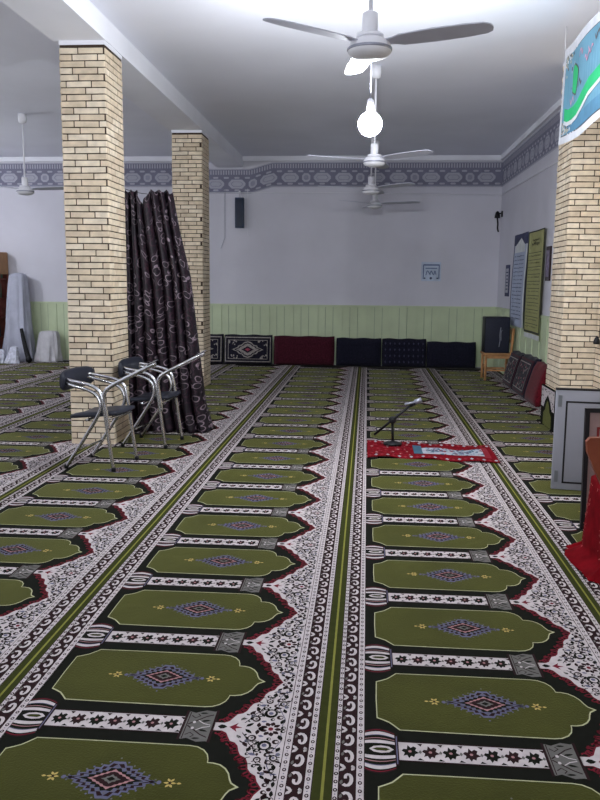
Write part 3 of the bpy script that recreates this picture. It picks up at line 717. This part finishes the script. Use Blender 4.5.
MB().box((0.222, 0, 0.76), (0.02, 0.34, 0.09), M_wood).box((0.222, 0, 0.60), (0.016, 0.34, 0.05), M_wood).box((0.222, 0, 0.68), (0.012, 0.03, 0.12), M_wood).build('backrest', root)
root = empty('loudspeaker', (2.03, 12.84, 0.4345), 'black boxy loudspeaker standing on the wooden chair', 'loudspeaker')
M_spk = mat('black_grille', (34, 37, 52), 0.6, var=0.25, scale=120)
bevel(MB().box((0, 0, 0.28), (0.385, 0.32, 0.56), M_dark).build('cabinet', root), 0.015)
bevel(MB().box((0, -0.163, 0.28), (0.365, 0.012, 0.54), M_spk).build('grille', root), 0.004)
MB().tube([(0.05, -0.176, 0.40), (0.035, -0.178, 0.30), (0.045, -0.18, 0.2), (0.03, -0.176, 0.10)], 0.005, M_silver, 8).tube([(0.07, -0.176, 0.36), (0.05, -0.18, 0.33), (0.06, -0.178, 0.2)], 0.004, M_silver, 8).build('cable', root)['label'] = 'pale cable hanging over the loudspeaker front'

# ------------------------------------------------------------------ wall posters and fittings
def hanging(name, cat, label, y0, y1, z0, z1, base, art_fn, sway=0.0, x=XW - 0.03, tz=0.0):
    """cloth poster on the right wall, from y1 (far) to y0 (near); tz lowers the near edge"""
    b = MB(); n = 14
    def P(a, t, l=0): return (x - 0.001 * l - sway * (math.sin(t * 3) * 0.6 + 0.3) * t - 0.006 * math.sin(a * 9), y1 + (y0 - y1) * a, z1 + (z0 - z1) * t)
    for j in range(n):
        for i in range(6):
            a0, a1, t0, t1 = i / 6, (i + 1) / 6, j / n, (j + 1) / n
            b.poly([P(a0, t0), P(a1, t0), P(a1, t1), P(a0, t1)], base)
    art_fn(b, P)
    o = b.build(name, fix=False); s = o.modifiers.new('thickness', 'SOLIDIFY'); s.thickness = 0.0008; s.offset = -1
    return tag(o, label, cat)
P_blue = mat('poster_pale_blue', (176, 186, 208), 0.7, var=0.08, scale=6); P_navy = mat('poster_navy_ink', (62, 66, 96), 0.7)
P_yel = mat('poster_yellow_green', (166, 166, 112), 0.7, var=0.08, scale=5); P_ink = mat('poster_dark_ink', (52, 56, 46), 0.7); P_pale = mat('poster_white', (210, 214, 214), 0.7)
def seg_rect(b, P, a0, a1, t0, t1, m, l, n=6):
    k = max(1, int((t1 - t0) * 14))
    for i in range(n):
        for j in range(k):
            x0, x1 = a0 + (a1 - a0) * i / n, a0 + (a1 - a0) * (i + 1) / n; y0, y1 = t0 + (t1 - t0) * j / k, t0 + (t1 - t0) * (j + 1) / k
            b.poly([P(x0, y0, l), P(x1, y0, l), P(x1, y1, l), P(x0, y1, l)], m)
def script(b, P, a0, a1, t, m, l, rn, amp=0.006, wd=0.004):
    n = int((a1 - a0) * 40); prev = None
    for i in range(n + 1):
        a = a0 + (a1 - a0) * i / n; tt = t + amp * math.sin(i * 2.1 + rn.uniform(-.7, .7)) + amp * .4 * rn.uniform(-1, 1)
        if prev and rn.random() > 0.16: b.poly([P(prev[0], prev[1] - wd, l), P(a, tt - wd, l), P(a, tt + wd, l), P(prev[0], prev[1] + wd, l)], m)
        prev = (a, tt)
def art_blue(b, P):
    seg_rect(b, P, 0.0, 1.0, 0.0, 0.12, P_navy, 2); rn = random.Random(5)
    b.poly([P(0.5, 0.045, 5), P(0.86, 0.13, 5), P(0.86, 0.2, 5), P(0.14, 0.2, 5), P(0.14, 0.13, 5)], P_pale)
    seg_rect(b, P, 0.0, 0.06, 0.12, 1, P_navy, 2); seg_rect(b, P, 0.93, 1.0, 0.12, 1, P_pale, 2)
    for k in range(17): script(b, P, 0.16, 0.84, 0.24 + k * 0.042, P_navy, 6, rn, 0.005, 0.003)
def art_yellow(b, P):
    rn = random.Random(8)
    for (a0, a1, t0, t1) in ((0, 1, 0, 0.012), (0, 1, 0.93, 0.95), (0, 0.035, 0, 0.95), (0.965, 1, 0, 0.95)): seg_rect(b, P, a0, a1, t0, t1, P_ink, 2)
    seg_rect(b, P, 0, 1, 0.955, 1.0, P_pale, 2)
    script(b, P, 0.25, 0.75, 0.12, P_ink, 6, rn, 0.014, 0.007); script(b, P, 0.3, 0.7, 0.085, P_ink, 6, rn, 0.008, 0.004)
    for a in (0.2, 0.8): script(b, P, a - 0.03, a + 0.05, 0.12, P_ink, 6, rn, 0.03, 0.006)
    for k in range(11):
        t = 0.20 + k * 0.066; seg_rect(b, P, 0.10, 0.90, t, t + 0.005, P_ink, 3)
        script(b, P, 0.14, 0.86, t + 0.03, P_ink, 6, rn, 0.006, 0.002)
hanging('wall_banner', 'banner', 'long pale blue text banner hanging on the right wall, left of the yellow one', 12.02, 13.12, 0.86, 2.26, P_blue, art_blue, 0.05)
hanging('wall_banner', 'banner', 'long yellow-green ruled text banner hanging on the right wall', 10.93, 11.99, 0.75, 2.24, P_yel, art_yellow, 0.02)
b = MB(); b.box2((XW - 0.015, 13.60, 1.30), (XW, 13.95, 1.82), P_navy); b.box2((XW - 0.017, 13.65, 1.36), (XW - 0.0149, 13.90, 1.76), F_lt)
rn = random.Random(3)
for k in range(6): b.box2((XW - 0.019, 13.68, 1.41 + k * 0.055), (XW - 0.0168, 13.87 - rn.uniform(0, .06), 1.43 + k * 0.055), P_navy)
tag(b.build('wall_plaque'), 'small grey framed plaque on the right wall beside the blue banner', 'plaque')
b = MB(); b.box2((XW - 0.02, 10.62, 1.55), (XW, 10.86, 1.99), mat('dark_frame', (52, 40, 42), 0.5)); b.box2((XW - 0.023, 10.66, 1.6), (XW - 0.0199, 10.82, 1.94), mat('mauve_print', (128, 118, 140), 0.6, var=0.4, scale=30))
tag(b.build('picture_frame'), 'narrow dark picture frame on the right wall between the yellow banner and pier', 'picture')
# blue and white sheet on the back wall
b = MB(); yy = YB
b.box2((0.965, yy - 0.006, 1.545), (1.315, yy, 1.885), mat('paper_blue_white', (186, 198, 216), 0.6)); M_pb = mat('print_blue', (92, 104, 140), 0.6)
b.box2((1.0, yy - 0.008, 1.82), (1.29, yy - 0.0059, 1.845), M_pb); b.box2((0.995, yy - 0.008, 1.58), (1.012, yy - 0.0059, 1.83), M_pb); b.box2((1.275, yy - 0.008, 1.58), (1.292, yy - 0.0059, 1.83), M_pb)
b.box2((1.04, yy - 0.008, 1.765), (1.25, yy - 0.0059, 1.782), M_pb)
for k in range(3): b.tube([(1.05 + 0.07 * k, yy - 0.009, 1.65), (1.07 + 0.07 * k, yy - 0.009, 1.74), (1.10 + 0.06 * k, yy - 0.009, 1.70), (1.13 + 0.05 * k, yy - 0.009, 1.66)], 0.008, M_pb, 6)
for x in (1.03, 1.14, 1.255): b.lathe([(0.001, -0.002), (0.022 if x == 1.14 else 0.015, 0.0), (0.001, 0.002)], (x, yy - 0.009, 1.595), P_navy, 10, 'Y')
tag(b.build('notice_sheet'), 'small blue and white printed sheet on the back wall', 'poster')
# dark upright box on the back wall
root = empty('wall_heater', (-2.345, YB, 2.46), 'tall narrow dark box hung on the back wall under the frieze', 'wall fitting')
bevel(MB().box((0, -0.05, 0.28), (0.16, 0.10, 0.54), mat('blue_black_case', (40, 52, 74), 0.35)).build('case', root), 0.01)
MB().box((0.0, -0.1, 0.28), (0.115, 0.012, 0.48), mat('smoky_panel', (28, 38, 58), 0.25)).build('front_panel', root)
MB().tube([(-0.04, -0.04, 0.54), (0, -0.04, 0.66), (0.04, -0.04, 0.54)], 0.006, M_white, 8, 1).lathe([(0.02, -0.04), (0.02, 0)], (0, 0, 0.655), M_white, 10, 'Y').build('hanger', root)
o = MB().tube([(-2.20, YB - 0.012, 3.17), (-2.205, YB - 0.012, 2.35), (-2.16, YB - 0.012, 2.33)], 0.004, M_white, 6, 0).tube([(-2.62, YB - 0.012, 3.17), (-2.625, YB - 0.012, 2.30), (-2.70, YB - 0.012, 2.1)], 0.004, M_silver, 6, 0).build('wall_cable')
tag(o, 'thin cables hanging down the back wall either side of the dark box', 'cable')
o = MB().tube([(-2.9, YB - 0.012, 3.10), (-1.0, YB - 0.012, 3.11), (2.325, YB - 0.012, 3.06)], 0.005, M_white, 6, 0).tube([(2.326, YB - 0.012, 3.06), (2.328, 8.85, 3.0)], 0.005, M_white, 6, 0).build('wall_wire')
tag(o, 'thin pale wire running under the frieze along back and right walls', 'wire')
# lamp bracket in the corner
root = empty('wall_spotlight', (XW, 14.62, 2.45), 'small dark spotlight on a bracket high in the back right corner', 'spotlight')
MB().tube([(0, 0, 0.28), (-0.07, 0, 0.28), (-0.09, 0, 0.20)], 0.012, M_dark, 8, 1).box((-0.012, 0, 0.27), (0.024, 0.08, 0.1), M_dark).build('bracket', root)
MB().lathe([(0.05, 0.0), (0.045, 0.05), (0.03, 0.10), (0.01, 0.12)], (-0.09, 0, 0.20), M_dark, 14).build('lamp_head', root)
MB().tube([(-0.09, 0, 0.2), (-0.075, 0, 0.1), (-0.08, 0, 0.02), (-0.06, 0, -0.04)], 0.014, M_dark, 8, 1).build('cord', root)

# ------------------------------------------------------------------ big cloth banner at upper right
B_sky = mat('banner_sky_blue', (88, 130, 150), 0.6, var=0.12, scale=3); B_green = mat('banner_green', (38, 158, 100), 0.6, var=0.08, scale=6); B_gold = mat('banner_gold_grey', (150, 148, 132), 0.6, var=0.6, scale=60)
B_ink = mat('banner_brown_ink', (80, 72, 70), 0.6); B_rose = mat('banner_rose', (176, 128, 150), 0.6); B_hem = mat('banner_white_hem', (184, 186, 192), 0.7); B_sea = mat('banner_sea_blue', (72, 114, 140), 0.6)
ba = MB(); LY0, LY1 = 7.6, 4.9
def BP(s, z, l=0):          # s metres from the far end
    t = s / (LY0 - LY1); return (1.688 + 0.04 * t - 0.0012 * l + 0.012 * math.sin(s * 5 + z * 2), LY0 - s, z)
def bz0(s): return 2.735 - 0.02 * math.sin(s * 2.6) + 0.0 * s
def bz1(s): return 3.545
n = 36
def brow(f0, f1, m, l, s0=0.0, s1=2.7):
    for i in range(n):
        a = s0 + (s1 - s0) * i / n; c = s0 + (s1 - s0) * (i + 1) / n; Z = lambda s, f: bz0(s) + (bz1(s) - bz0(s)) * f
        ba.poly([BP(a, Z(a, f0), l), BP(c, Z(c, f0), l), BP(c, Z(c, f1), l), BP(a, Z(a, f1), l)], m)
brow(0, 1, B_hem, 0); brow(0.075, 0.905, B_ink, 1, 0.06, 2.64); brow(0.085, 0.895, B_sky, 2, 0.07, 2.63); brow(0.085, 0.22, B_sea, 3, 0.22, 2.5)
def bstroke(pts, wd, m, l):
    P2 = pts
    for i in range(len(P2) - 1):
        (s0, f0), (s1, f1) = P2[i], P2[i + 1]; Z = lambda s, f: bz0(s) + (bz1(s) - bz0(s)) * f
        ba.poly([BP(s0, Z(s0, f0 - wd / 2), l), BP(s1, Z(s1, f1 - wd / 2), l), BP(s1, Z(s1, f1 + wd / 2), l), BP(s0, Z(s0, f0 + wd / 2), l)], m)
for off, wd, m, l in ((-0.02, 0.17, B_ink, 4), (-0.025, 0.155, B_hem, 5), (0, 0.125, B_green, 6)):
    bstroke([(0.13, 0.30 + off), (0.22, 0.27 + off), (0.36, 0.27 + off), (0.50, 0.29 + off), (0.66, 0.335 + off), (0.9, 0.40 + off), (1.2, 0.44 + off), (1.7, 0.52 + off), (2.3, 0.38 + off), (2.55, 0.3 + off)], wd, m, l)
for (s, f, r) in ((0.42, 0.60, 0.11), (1.25, 0.74, 0.1), (1.9, 0.68, 0.1)):
    for k, (q, m) in enumerate(((1.12, B_ink), (1, B_green))):
        ba.poly([BP(s + q * r * 0.8 * math.cos(t) * (1 + .15 * math.cos(3 * t)), bz0(s) + 0.81 * f + q * r * 1.1 * math.sin(t + 0.3 * math.cos(2 * t)), 6 + k) for t in [2 * PI * i / 18 for i in range(18)]], m)
rn = random.Random(12)
for cs, cf in ((0.17, 0.84), (0.17, 0.16), (2.5, 0.84), (2.5, 0.16)):
    for q in range(46):
        s = cs + abs(rn.gauss(0, 0.10)) * (1 if cs < 1 else -1) - (0.09 if cs < 1 else -0.09); f = cf + abs(rn.gauss(0, 0.09)) * (-1 if cf > .5 else 1) + (0.06 if cf > .5 else -0.06)
        f = min(max(f, 0.1), 0.91); s = min(max(s, 0.085), 2.6); r = rn.uniform(0.008, 0.02); z = bz0(s) + (bz1(s) - bz0(s)) * f
        ba.poly([BP(s + r * math.cos(t), z + r * math.sin(t), 4) for t in (0, 1.2, 2.4, 3.6, 4.9)], rn.choice((B_gold, B_ink, B_hem, B_gold)))
for (s, f) in ((0.30, 0.52), (0.27, 0.40), (0.55, 0.80), (0.75, 0.68), (0.85, 0.72), (1.0, 0.80), (0.52, 0.52), (1.5, 0.8), (1.7, 0.75), (2.2, 0.6)):   # brush script
    pts = [(s + 0.03 * i, f + 0.035 * math.sin(i * 1.9 + s * 9)) for i in range(5)]
    bstroke(pts, 0.022, B_rose if int(s * 20) % 2 else B_ink, 5)
o = ba.build('hanging_banner', fix=False)
for q_ in (0.02, 1.35, 2.68): MB().tube([(BP(q_, 0)[0], BP(q_, 0)[1], 3.54), (BP(q_, 0)[0], BP(q_, 0)[1], CZ)], 0.003, M_white, 6, 0).build('cord', o)
s_ = o.modifiers.new('thickness', 'SOLIDIFY'); s_.thickness = 0.001; s_.offset = -1
tag(o, 'large sky-blue cloth banner with green script and white hem, at upper right', 'banner')

# small fittings on the brick facing
b = MB(); b.box2((2.262, 7.30, 1.46), (2.277, 7.80, 1.80), mat('teal_frame', (84, 150, 172), 0.5)); b.box2((2.2595, 7.36, 1.51), (2.2625, 7.74, 1.75), mat('pale_print', (178, 200, 206), 0.5, var=0.3, scale=25))
tag(b.build('wall_picture'), 'small teal picture on the brick facing, right edge of view', 'picture')
b = MB(); b.tube([(2.268, 8.02, 1.75), (2.262, 8.02, 1.0)], 0.004, M_dark, 6, 0).lathe([(0.004, 0.06), (0.02, 0.04), (0.034, 0.0), (0.03, -0.02)], (2.24, 8.02, 0.95), M_dark, 12)
tag(b.build('hanging_plumb'), 'small black tassel weight hanging on a cord against the brick facing', 'cord')

# ------------------------------------------------------------------ red cloth and microphone
R_red = mat('scarlet_cloth', (106, 14, 24), 0.9, var=0.25, scale=25, spec=0.05); R_dk = mat('dark_red_cloth', (120, 18, 34), 0.8); R_teal = mat('teal_print', (52, 84, 104), 0.7); R_wh = mat('grey_white_print', (150, 156, 166), 0.7, var=0.2, scale=30)
b = MB(); nx, ny = 44, 14; x0, x1, y0, y1 = 0.03, 1.15, 6.80, 7.48
def RZ(x, y): return 0.012 + 0.008 * math.sin(x * 17 + y * 3) * math.sin(y * 9) + 0.008 * max(0, math.sin(x * 6 + 1))
def RP(a, c, l=0):
    x = x0 + (x1 - x0) * a + 0.03 * (1 - c) * 0; y = y0 + (y1 - y0) * c + 0.03 * math.sin(a * 5) - 0.05 * a; return (x, y, RZ(x, y) + 0.0009 * l)
def rrect(a0, a1, c0, c1, m, l):
    na = max(1, int((a1 - a0) * nx)); nc = max(1, int((c1 - c0) * ny))
    for i in range(na):
        for j in range(nc):
            A0, A1 = a0 + (a1 - a0) * i / na, a0 + (a1 - a0) * (i + 1) / na; C0, C1 = c0 + (c1 - c0) * j / nc, c0 + (c1 - c0) * (j + 1) / nc
            b.add([RP(A0, C0, l), RP(A1, C0, l), RP(A1, C1, l), RP(A0, C1, l)], [(0, 1, 2, 3)], m, False)
rrect(0, 1, 0, 1, R_red, 0)
for t in range(22):
    a = (t + .5) / 22
    for c in (0.08, 0.92): b.poly([RP(a - .014, c, 2), RP(a, c - 0.05, 2), RP(a + .014, c, 2), RP(a, c + 0.05, 2)], R_wh if t % 2 else R_dk)
rrect(0.38, 0.95, 0.30, 0.66, R_wh, 2); rrect(0.37, 0.44, 0.26, 0.78, R_teal, 3); rrect(0.91, 0.955, 0.2, 0.8, R_dk, 3)
rn = random.Random(6)
for q in range(90):
    a = rn.uniform(0.47, 0.90); c = rn.choice((rn.gauss(0.5, 0.05), rn.gauss(0.5, .12))); r = rn.uniform(0.006, 0.016); c = min(max(c, .3), .68)
    b.poly([RP(a - r, c - r, 4), RP(a + r, c - 2.6 * r, 4), RP(a + r * .7, c + 1.6 * r, 4)], rn.choice((R_teal, P_navy, R_dk, R_teal)))
for q in range(70):
    a = rn.uniform(0.02, 0.36); c = rn.uniform(0.15, 0.85); r = rn.uniform(0.006, 0.014)
    b.poly([RP(a - r, c, 3), RP(a, c - 2.4 * r, 3), RP(a + r, c, 3), RP(a, c + 2.4 * r, 3)], rn.choice((R_dk, R_dk, R_dk, K['pink'])))
o = b.build('floor_cloth', fix=False); s_ = o.modifiers.new('thickness', 'SOLIDIFY'); s_.thickness = 0.006; s_.offset = -1
tag(o, 'red patterned cloth with a pale printed band, laid flat under the microphone stand', 'cloth')
root = empty('microphone_stand', (0.262, 7.30, 0.03), 'short black microphone stand with a slanting boom on the red cloth', 'microphone stand')
MB().lathe([(0.085, 0.0), (0.085, 0.012), (0.03, 0.02), (0.014, 0.035)], (0, 0, 0), M_dark, 20).build('base', root)
MB().tube([(0, 0, 0.02), (-0.006, 0, 0.21)], 0.013, M_dark, 8, 0).build('pole', root)
MB().lathe([(0.022, -0.03), (0.036, -0.012), (0.036, 0.02), (0.015, 0.034)], (-0.006, 0, 0.225), M_dark, 12).box((-0.006, -0.03, 0.225), (0.022, 0.05, 0.022), M_dark).build('clutch', root)
MB().tube([(-0.17, 0, 0.085), (-0.006, -0.02, 0.232), (0.17, -0.02, 0.38)], 0.0115, M_dark, 8, 0).build('boom', root)
MB().tube([(0.15, -0.02, 0.365), (0.205, -0.02, 0.395)], 0.017, M_dark, 10, 0).build('clip', root)
MB().tube([(0.10, -0.04, 0.38), (0.19, -0.03, 0.40)], 0.010, M_silver, 10, 0).tube([(0.19, -0.03, 0.40), (0.25, -0.025, 0.425)], 0.022, M_silver, 10, 0).build('microphone', root)['label'] = 'silver microphone head'

# ------------------------------------------------------------------ white cabinet, framed board, draped seat at right
W_cab = mat('cabinet_grey_white', (142, 143, 152), 0.5, var=0.04, scale=3); M_hinge = mat('hinge_grey', (120, 124, 128), 0.4, metal=0.6); M_inlay = mat('black_inlay', (26, 24, 28), 0.5)
root = empty('door_panel', (1.385, 5.90, 0.0045), 'grey-white loose door panel with a black inset line, standing upright at right before the brick pier', 'panel', rz=-0.14)
PW = 0.56
d = bevel(MB().box((PW / 2, 0.02, 0.37), (PW, 0.036, 0.74), W_cab).build('board', root), 0.003)
MB().box((PW / 2, 0.02, 0.746), (PW + 0.004, 0.042, 0.012), M_inlay).build('edge_strip', root)['label'] = 'thin black top edge'
b = MB()
for (cx, cz, sx, sz) in ((0.078, 0.355, 0.012, 0.61), (PW - 0.078, 0.355, 0.012, 0.61), (PW / 2, 0.655, PW - 0.144, 0.012), (PW / 2, 0.055, PW - 0.144, 0.012)): b.box((cx, -0.0005, cz), (sx, 0.006, sz), M_inlay)
b.build('inset_line', root)['label'] = 'black rectangular line on the panel'
for z in (0.66, 0.10):
    MB().box((0.030, -0.002, z), (0.026, 0.008, 0.085), M_hinge).build('hinge', root)
MB().box((PW * 0.5, 0.16, 0.20), (0.04, 0.26, 0.40), M_wood).build('prop', root)
root = empty('framed_board', (1.555, 4.92, 0.0045), 'tall board in a thick black frame standing on edge in front of the door panel', 'framed board')
fr = MB(); TL = 0.06; W2, H2 = 0.42, 0.75
def fb(cx, cz, sx, sz, dy, m, th=0.02): fr.box((cx, dy + TL * cz, cz), (sx, th, sz), m, rx=-TL)
fr = MB(); fb(-W2 / 2 + 0.013, H2 / 2, 0.026, H2, 0, M_inlay, 0.03); fb(W2 / 2 - 0.013, H2 / 2, 0.026, H2, 0, M_inlay, 0.03); fb(0, H2 - 0.013, W2, 0.026, 0, M_inlay, 0.03); fb(0, 0.014, W2, 0.026, 0, M_inlay, 0.03); fr.build('frame', root)
fr = MB(); fb(0, H2 / 2, W2 - 0.05, H2 - 0.05, 0.004, mat('board_mauve_grey', (140, 118, 116), 0.7), 0.012); fr.build('backing', root)
fr = MB(); I = mat('inner_red_line', (120, 40, 40), 0.6)
for (cx, cz, sx, sz) in ((-0.13, 0.37, 0.012, 0.52), (0.13, 0.37, 0.012, 0.52), (0, 0.63, 0.272, 0.012), (0, 0.11, 0.272, 0.012)): fb(cx, cz, sx, sz, -0.006, I, 0.008)
fr.build('inner_border', root)

root = empty('velvet_bench', (1.515, 4.27, 0.0), 'bench draped in red velvet with a brown wooden side, cut by the right edge', 'bench')
V_red = mat('crimson_velvet', (98, 7, 16), 0.9, var=0.25, scale=14, spec=0.04); V_gold = mat('gold_thread', (186, 96, 92), 0.6)
# velvet: profile around a rounded rectangle, flaring on to the floor
b = MB(); n = 96; rows = 16; vs = []
def outline(t, gx, gy):
    a = 2 * PI * t; c, s = math.cos(a), math.sin(a); p = 0.35
    return (gx * math.copysign(abs(c) ** p, c), gy * math.copysign(abs(s) ** p, s))
for j in range(rows + 1):
    q = j / rows; z = 0.44 * (1 - q) + 0.006 if q < 0.88 else 0.058 - (q - 0.88) / 0.12 * 0.05
    fl = 0.02 + (0.03 * q if q < 0.88 else 0.028 + (q - 0.88) / 0.12 * 0.09)
    for i in range(n):
        t = i / n; x, y = outline(t, 0.245, 0.24); L = math.hypot(x, y); w_ = 0.010 * q * math.sin(t * 2 * PI * 13) + 0.006 * q * math.sin(t * 2 * PI * 29)
        vs.append((x + x / L * (fl + w_), y + y / L * (fl + w_), z))
fs = [(j * n + i, j * n + (i + 1) % n, (j + 1) * n + (i + 1) % n, (j + 1) * n + i) for j in range(rows) for i in range(n)]
fs.append(tuple(reversed(range(n)))); b.add(vs, fs, V_red, True)
rn = random.Random(9)
for q in range(420):
    j = rn.randint(1, rows - 2); i = rn.randint(0, n - 1); p = Vector(vs[j * n + i]); p2 = Vector(vs[j * n + (i + 1) % n]); p3 = Vector(vs[(j + 1) * n + i]); nrm = (p2 - p).cross(p3 - p).normalized()
    if nrm.dot(Vector((p.x, p.y, 0))) < 0: nrm = -nrm
    r = rn.uniform(0.006, 0.014); e1 = (p2 - p).normalized(); e2 = (p3 - p).normalized(); a0 = rn.uniform(0, 6); p = p + nrm * 0.0022
    pts = [p + e1 * r * math.cos(a0) + e2 * r * math.sin(a0), p + e1 * r * .35 * math.cos(a0 + 1.6) + e2 * r * .35 * math.sin(a0 + 1.6), p - e1 * r * math.cos(a0) - e2 * r * math.sin(a0), p - e1 * r * .2 * math.cos(a0 + 1.6) - e2 * r * .2 * math.sin(a0 + 1.6)]
    b.poly(pts, V_gold)
b.build('velvet_cover', root, fix=False)['label'] = 'crimson velvet cover with gold flecks'
# curved wooden side standing up out of the cover
b = MB(); prof = [(-0.262, 0.42), (-0.30, 0.48), (-0.350, 0.58), (-0.385, 0.66), (-0.392, 0.715), (-0.376, 0.735), (-0.20, 0.742), (0.0, 0.742), (0.20, 0.742), (0.25, 0.70), (0.25, 0.42)]
m = len(prof); vs = [(x, y, z) for y in (-0.19, -0.155) for x, z in prof]
b.add(vs, [tuple(range(m)), tuple(reversed(range(m, 2 * m)))] + [(i, (i + 1) % m, m + (i + 1) % m, m + i) for i in range(m)], M_brown); b.build('wooden_side', root)

# ------------------------------------------------------------------ far left: bookcase, draped sheet, white sack
M_case = mat('dark_red_wood', (120, 66, 58), 0.6, var=0.15, scale=8); M_caseL = mat('tan_wood', (168, 128, 92), 0.6)
root = empty('bookcase', (-7.15, 14.5, 0.010), 'tall brown bookcase with slanting side at the far left, against the back wall', 'bookcase')
b = MB()
for sx in (0.38, -0.38):
    mm = M_caseL if sx > 0 else M_case
    bb = MB().box((sx, 0.095, 1.79), (0.03, 0.35, 0.40), mm).tube([(sx, -0.31, 0.0), (sx, -0.08, 1.6)], 0.024, M_case, 6, 0).tube([(sx, 0.25, 0.0), (sx, 0.25, 1.6)], 0.02, M_case, 6, 0)
    bb.build('side_frame', root)
zs = [0.06, 0.42, 0.78, 1.14, 1.5, 1.97]
for z in zs:
    fy = -0.08 if z > 1.55 else -0.32 + 0.24 * z / 1.6
    MB().box((0, (0.26 + fy) / 2, z), (0.73, 0.26 - fy, 0.025), M_case).build('shelf', root)
MB().box((0, 0.265, 1.0), (0.76, 0.01, 2.0), M_case).build('back_panel', root)
bc = [mat('book_%s' % nm, c, 0.6) for nm, c in (('rose', (170, 84, 84)), ('white', (200, 198, 196)), ('navy', (40, 44, 66)), ('green', (70, 96, 76)), ('wine', (120, 40, 48)))]
names = ['rose', 'white', 'navy', 'green', 'wine']
rn = random.Random(21)
for si, z in enumerate(zs[:-1]):
    x = 0.35
    for q in range(7):
        wd = rn.uniform(0.028, 0.06); hgt = rn.uniform(0.2, 0.29); k = rn.randint(0, 4); x -= wd + 0.002
        o = MB().box((0, 0, hgt / 2), (wd, 0.16, hgt), bc[k]).box((0, 0.004, hgt / 2), (wd * 0.8, 0.165, hgt - 0.012), M_white)
        fy = -0.06 if z > 1.45 else -0.30 + 0.24 * z / 1.6
        o = o.build('book', loc=(-7.15 + x + wd / 2, 14.5 + fy + 0.10, z + 0.0265))
        tag(o, '%s-spined book, %s from the right on the %s shelf of the bookcase' % (names[k], ('first', 'second', 'third', 'fourth', 'fifth', 'sixth', 'seventh')[q], ('lowest', 'second lowest', 'middle', 'second highest', 'highest')[si]), 'book', 'books in the far left bookcase')
def drape(name, loc, wx, wy, h, m, label, cat, seed, topw=0.4, fold=0.03, powr=1.6):
    rn = random.Random(seed); b = MB(); n = 64; rows = 22; vs = []; ph = rn.uniform(0, 6)
    for j in range(rows + 1):
        q = j / rows; z = h * (1 - q); sc = topw + (1 - topw) * q ** powr
        if j < 3: sc *= (0.35, 0.75, 0.92)[j]; z = h * (1 - (0, 0.012, 0.045)[j])
        for i in range(n):
            a = 2 * PI * i / n; r = 1 + fold / 0.15 * (0.3 + q) * (0.5 * math.sin(a * 7 + ph + q * 2) + 0.35 * math.sin(a * 12 + ph * 2 - q * 3)); c, s = math.cos(a), math.sin(a)
            vs.append((wx * sc * r * math.copysign(abs(c) ** .75, c), wy * sc * r * math.copysign(abs(s) ** .75, s) + (0.12 * (1 - q)), z))
    fs = [(j * n + i, j * n + (i + 1) % n, (j + 1) * n + (i + 1) % n, (j + 1) * n + i) for j in range(rows) for i in range(n)] + [tuple(reversed(range(n))), tuple(rows * n + i for i in range(n))]
    o = b.add(vs, fs, m, True).build(name, loc=loc); return tag(o, label, cat)
M_sheet = mat('grey_white_sheet', (168, 170, 184), 0.8, var=0.12, scale=4)
drape('draped_sheet', (-6.46, 14.42, 0.004), 0.255, 0.2, 1.62, M_sheet, 'grey-white sheet draped over something tall beside the bookcase', 'sheet', 1, 0.62, 0.04, 1.0)
drape('white_sack', (-5.90, 14.40, 0.004), 0.225, 0.17, 0.56, mat('white_sacking', (186, 184, 188), 0.8, var=0.1, scale=10), 'plump white sack on the floor at the back wall, left of the near column', 'sack', 5, 0.74, 0.03, 0.8)
b = MB().tube([(-6.28, 14.16, 0.62), (-6.24, 14.14, 0.45), (-6.19, 14.12, 0.24), (-6.13, 14.09, 0.075), (-6.10, 14.03, 0.062)], lambda t: 0.03 + 0.03 * t, M_dark, 8)
tag(b.build('black_strap'), 'black strap of cloth hanging down in front of the draped sheet', 'cloth')
for q, (x, s) in enumerate(((-6.62, 0.10), (-6.38, 0.12))):
    o = drape('cloth_bundle', (x, 13.95, 0.004), s, 0.09, 0.24 + 0.06 * q, mat('pale_bundle', (188, 190, 202), 0.8, var=0.3, scale=20), ('small pale crumpled bundle nearest the bookcase foot', 'larger pale crumpled bundle before the black strap')[q], 'bundle', 30 + q, 0.5, 0.03, 0.8)
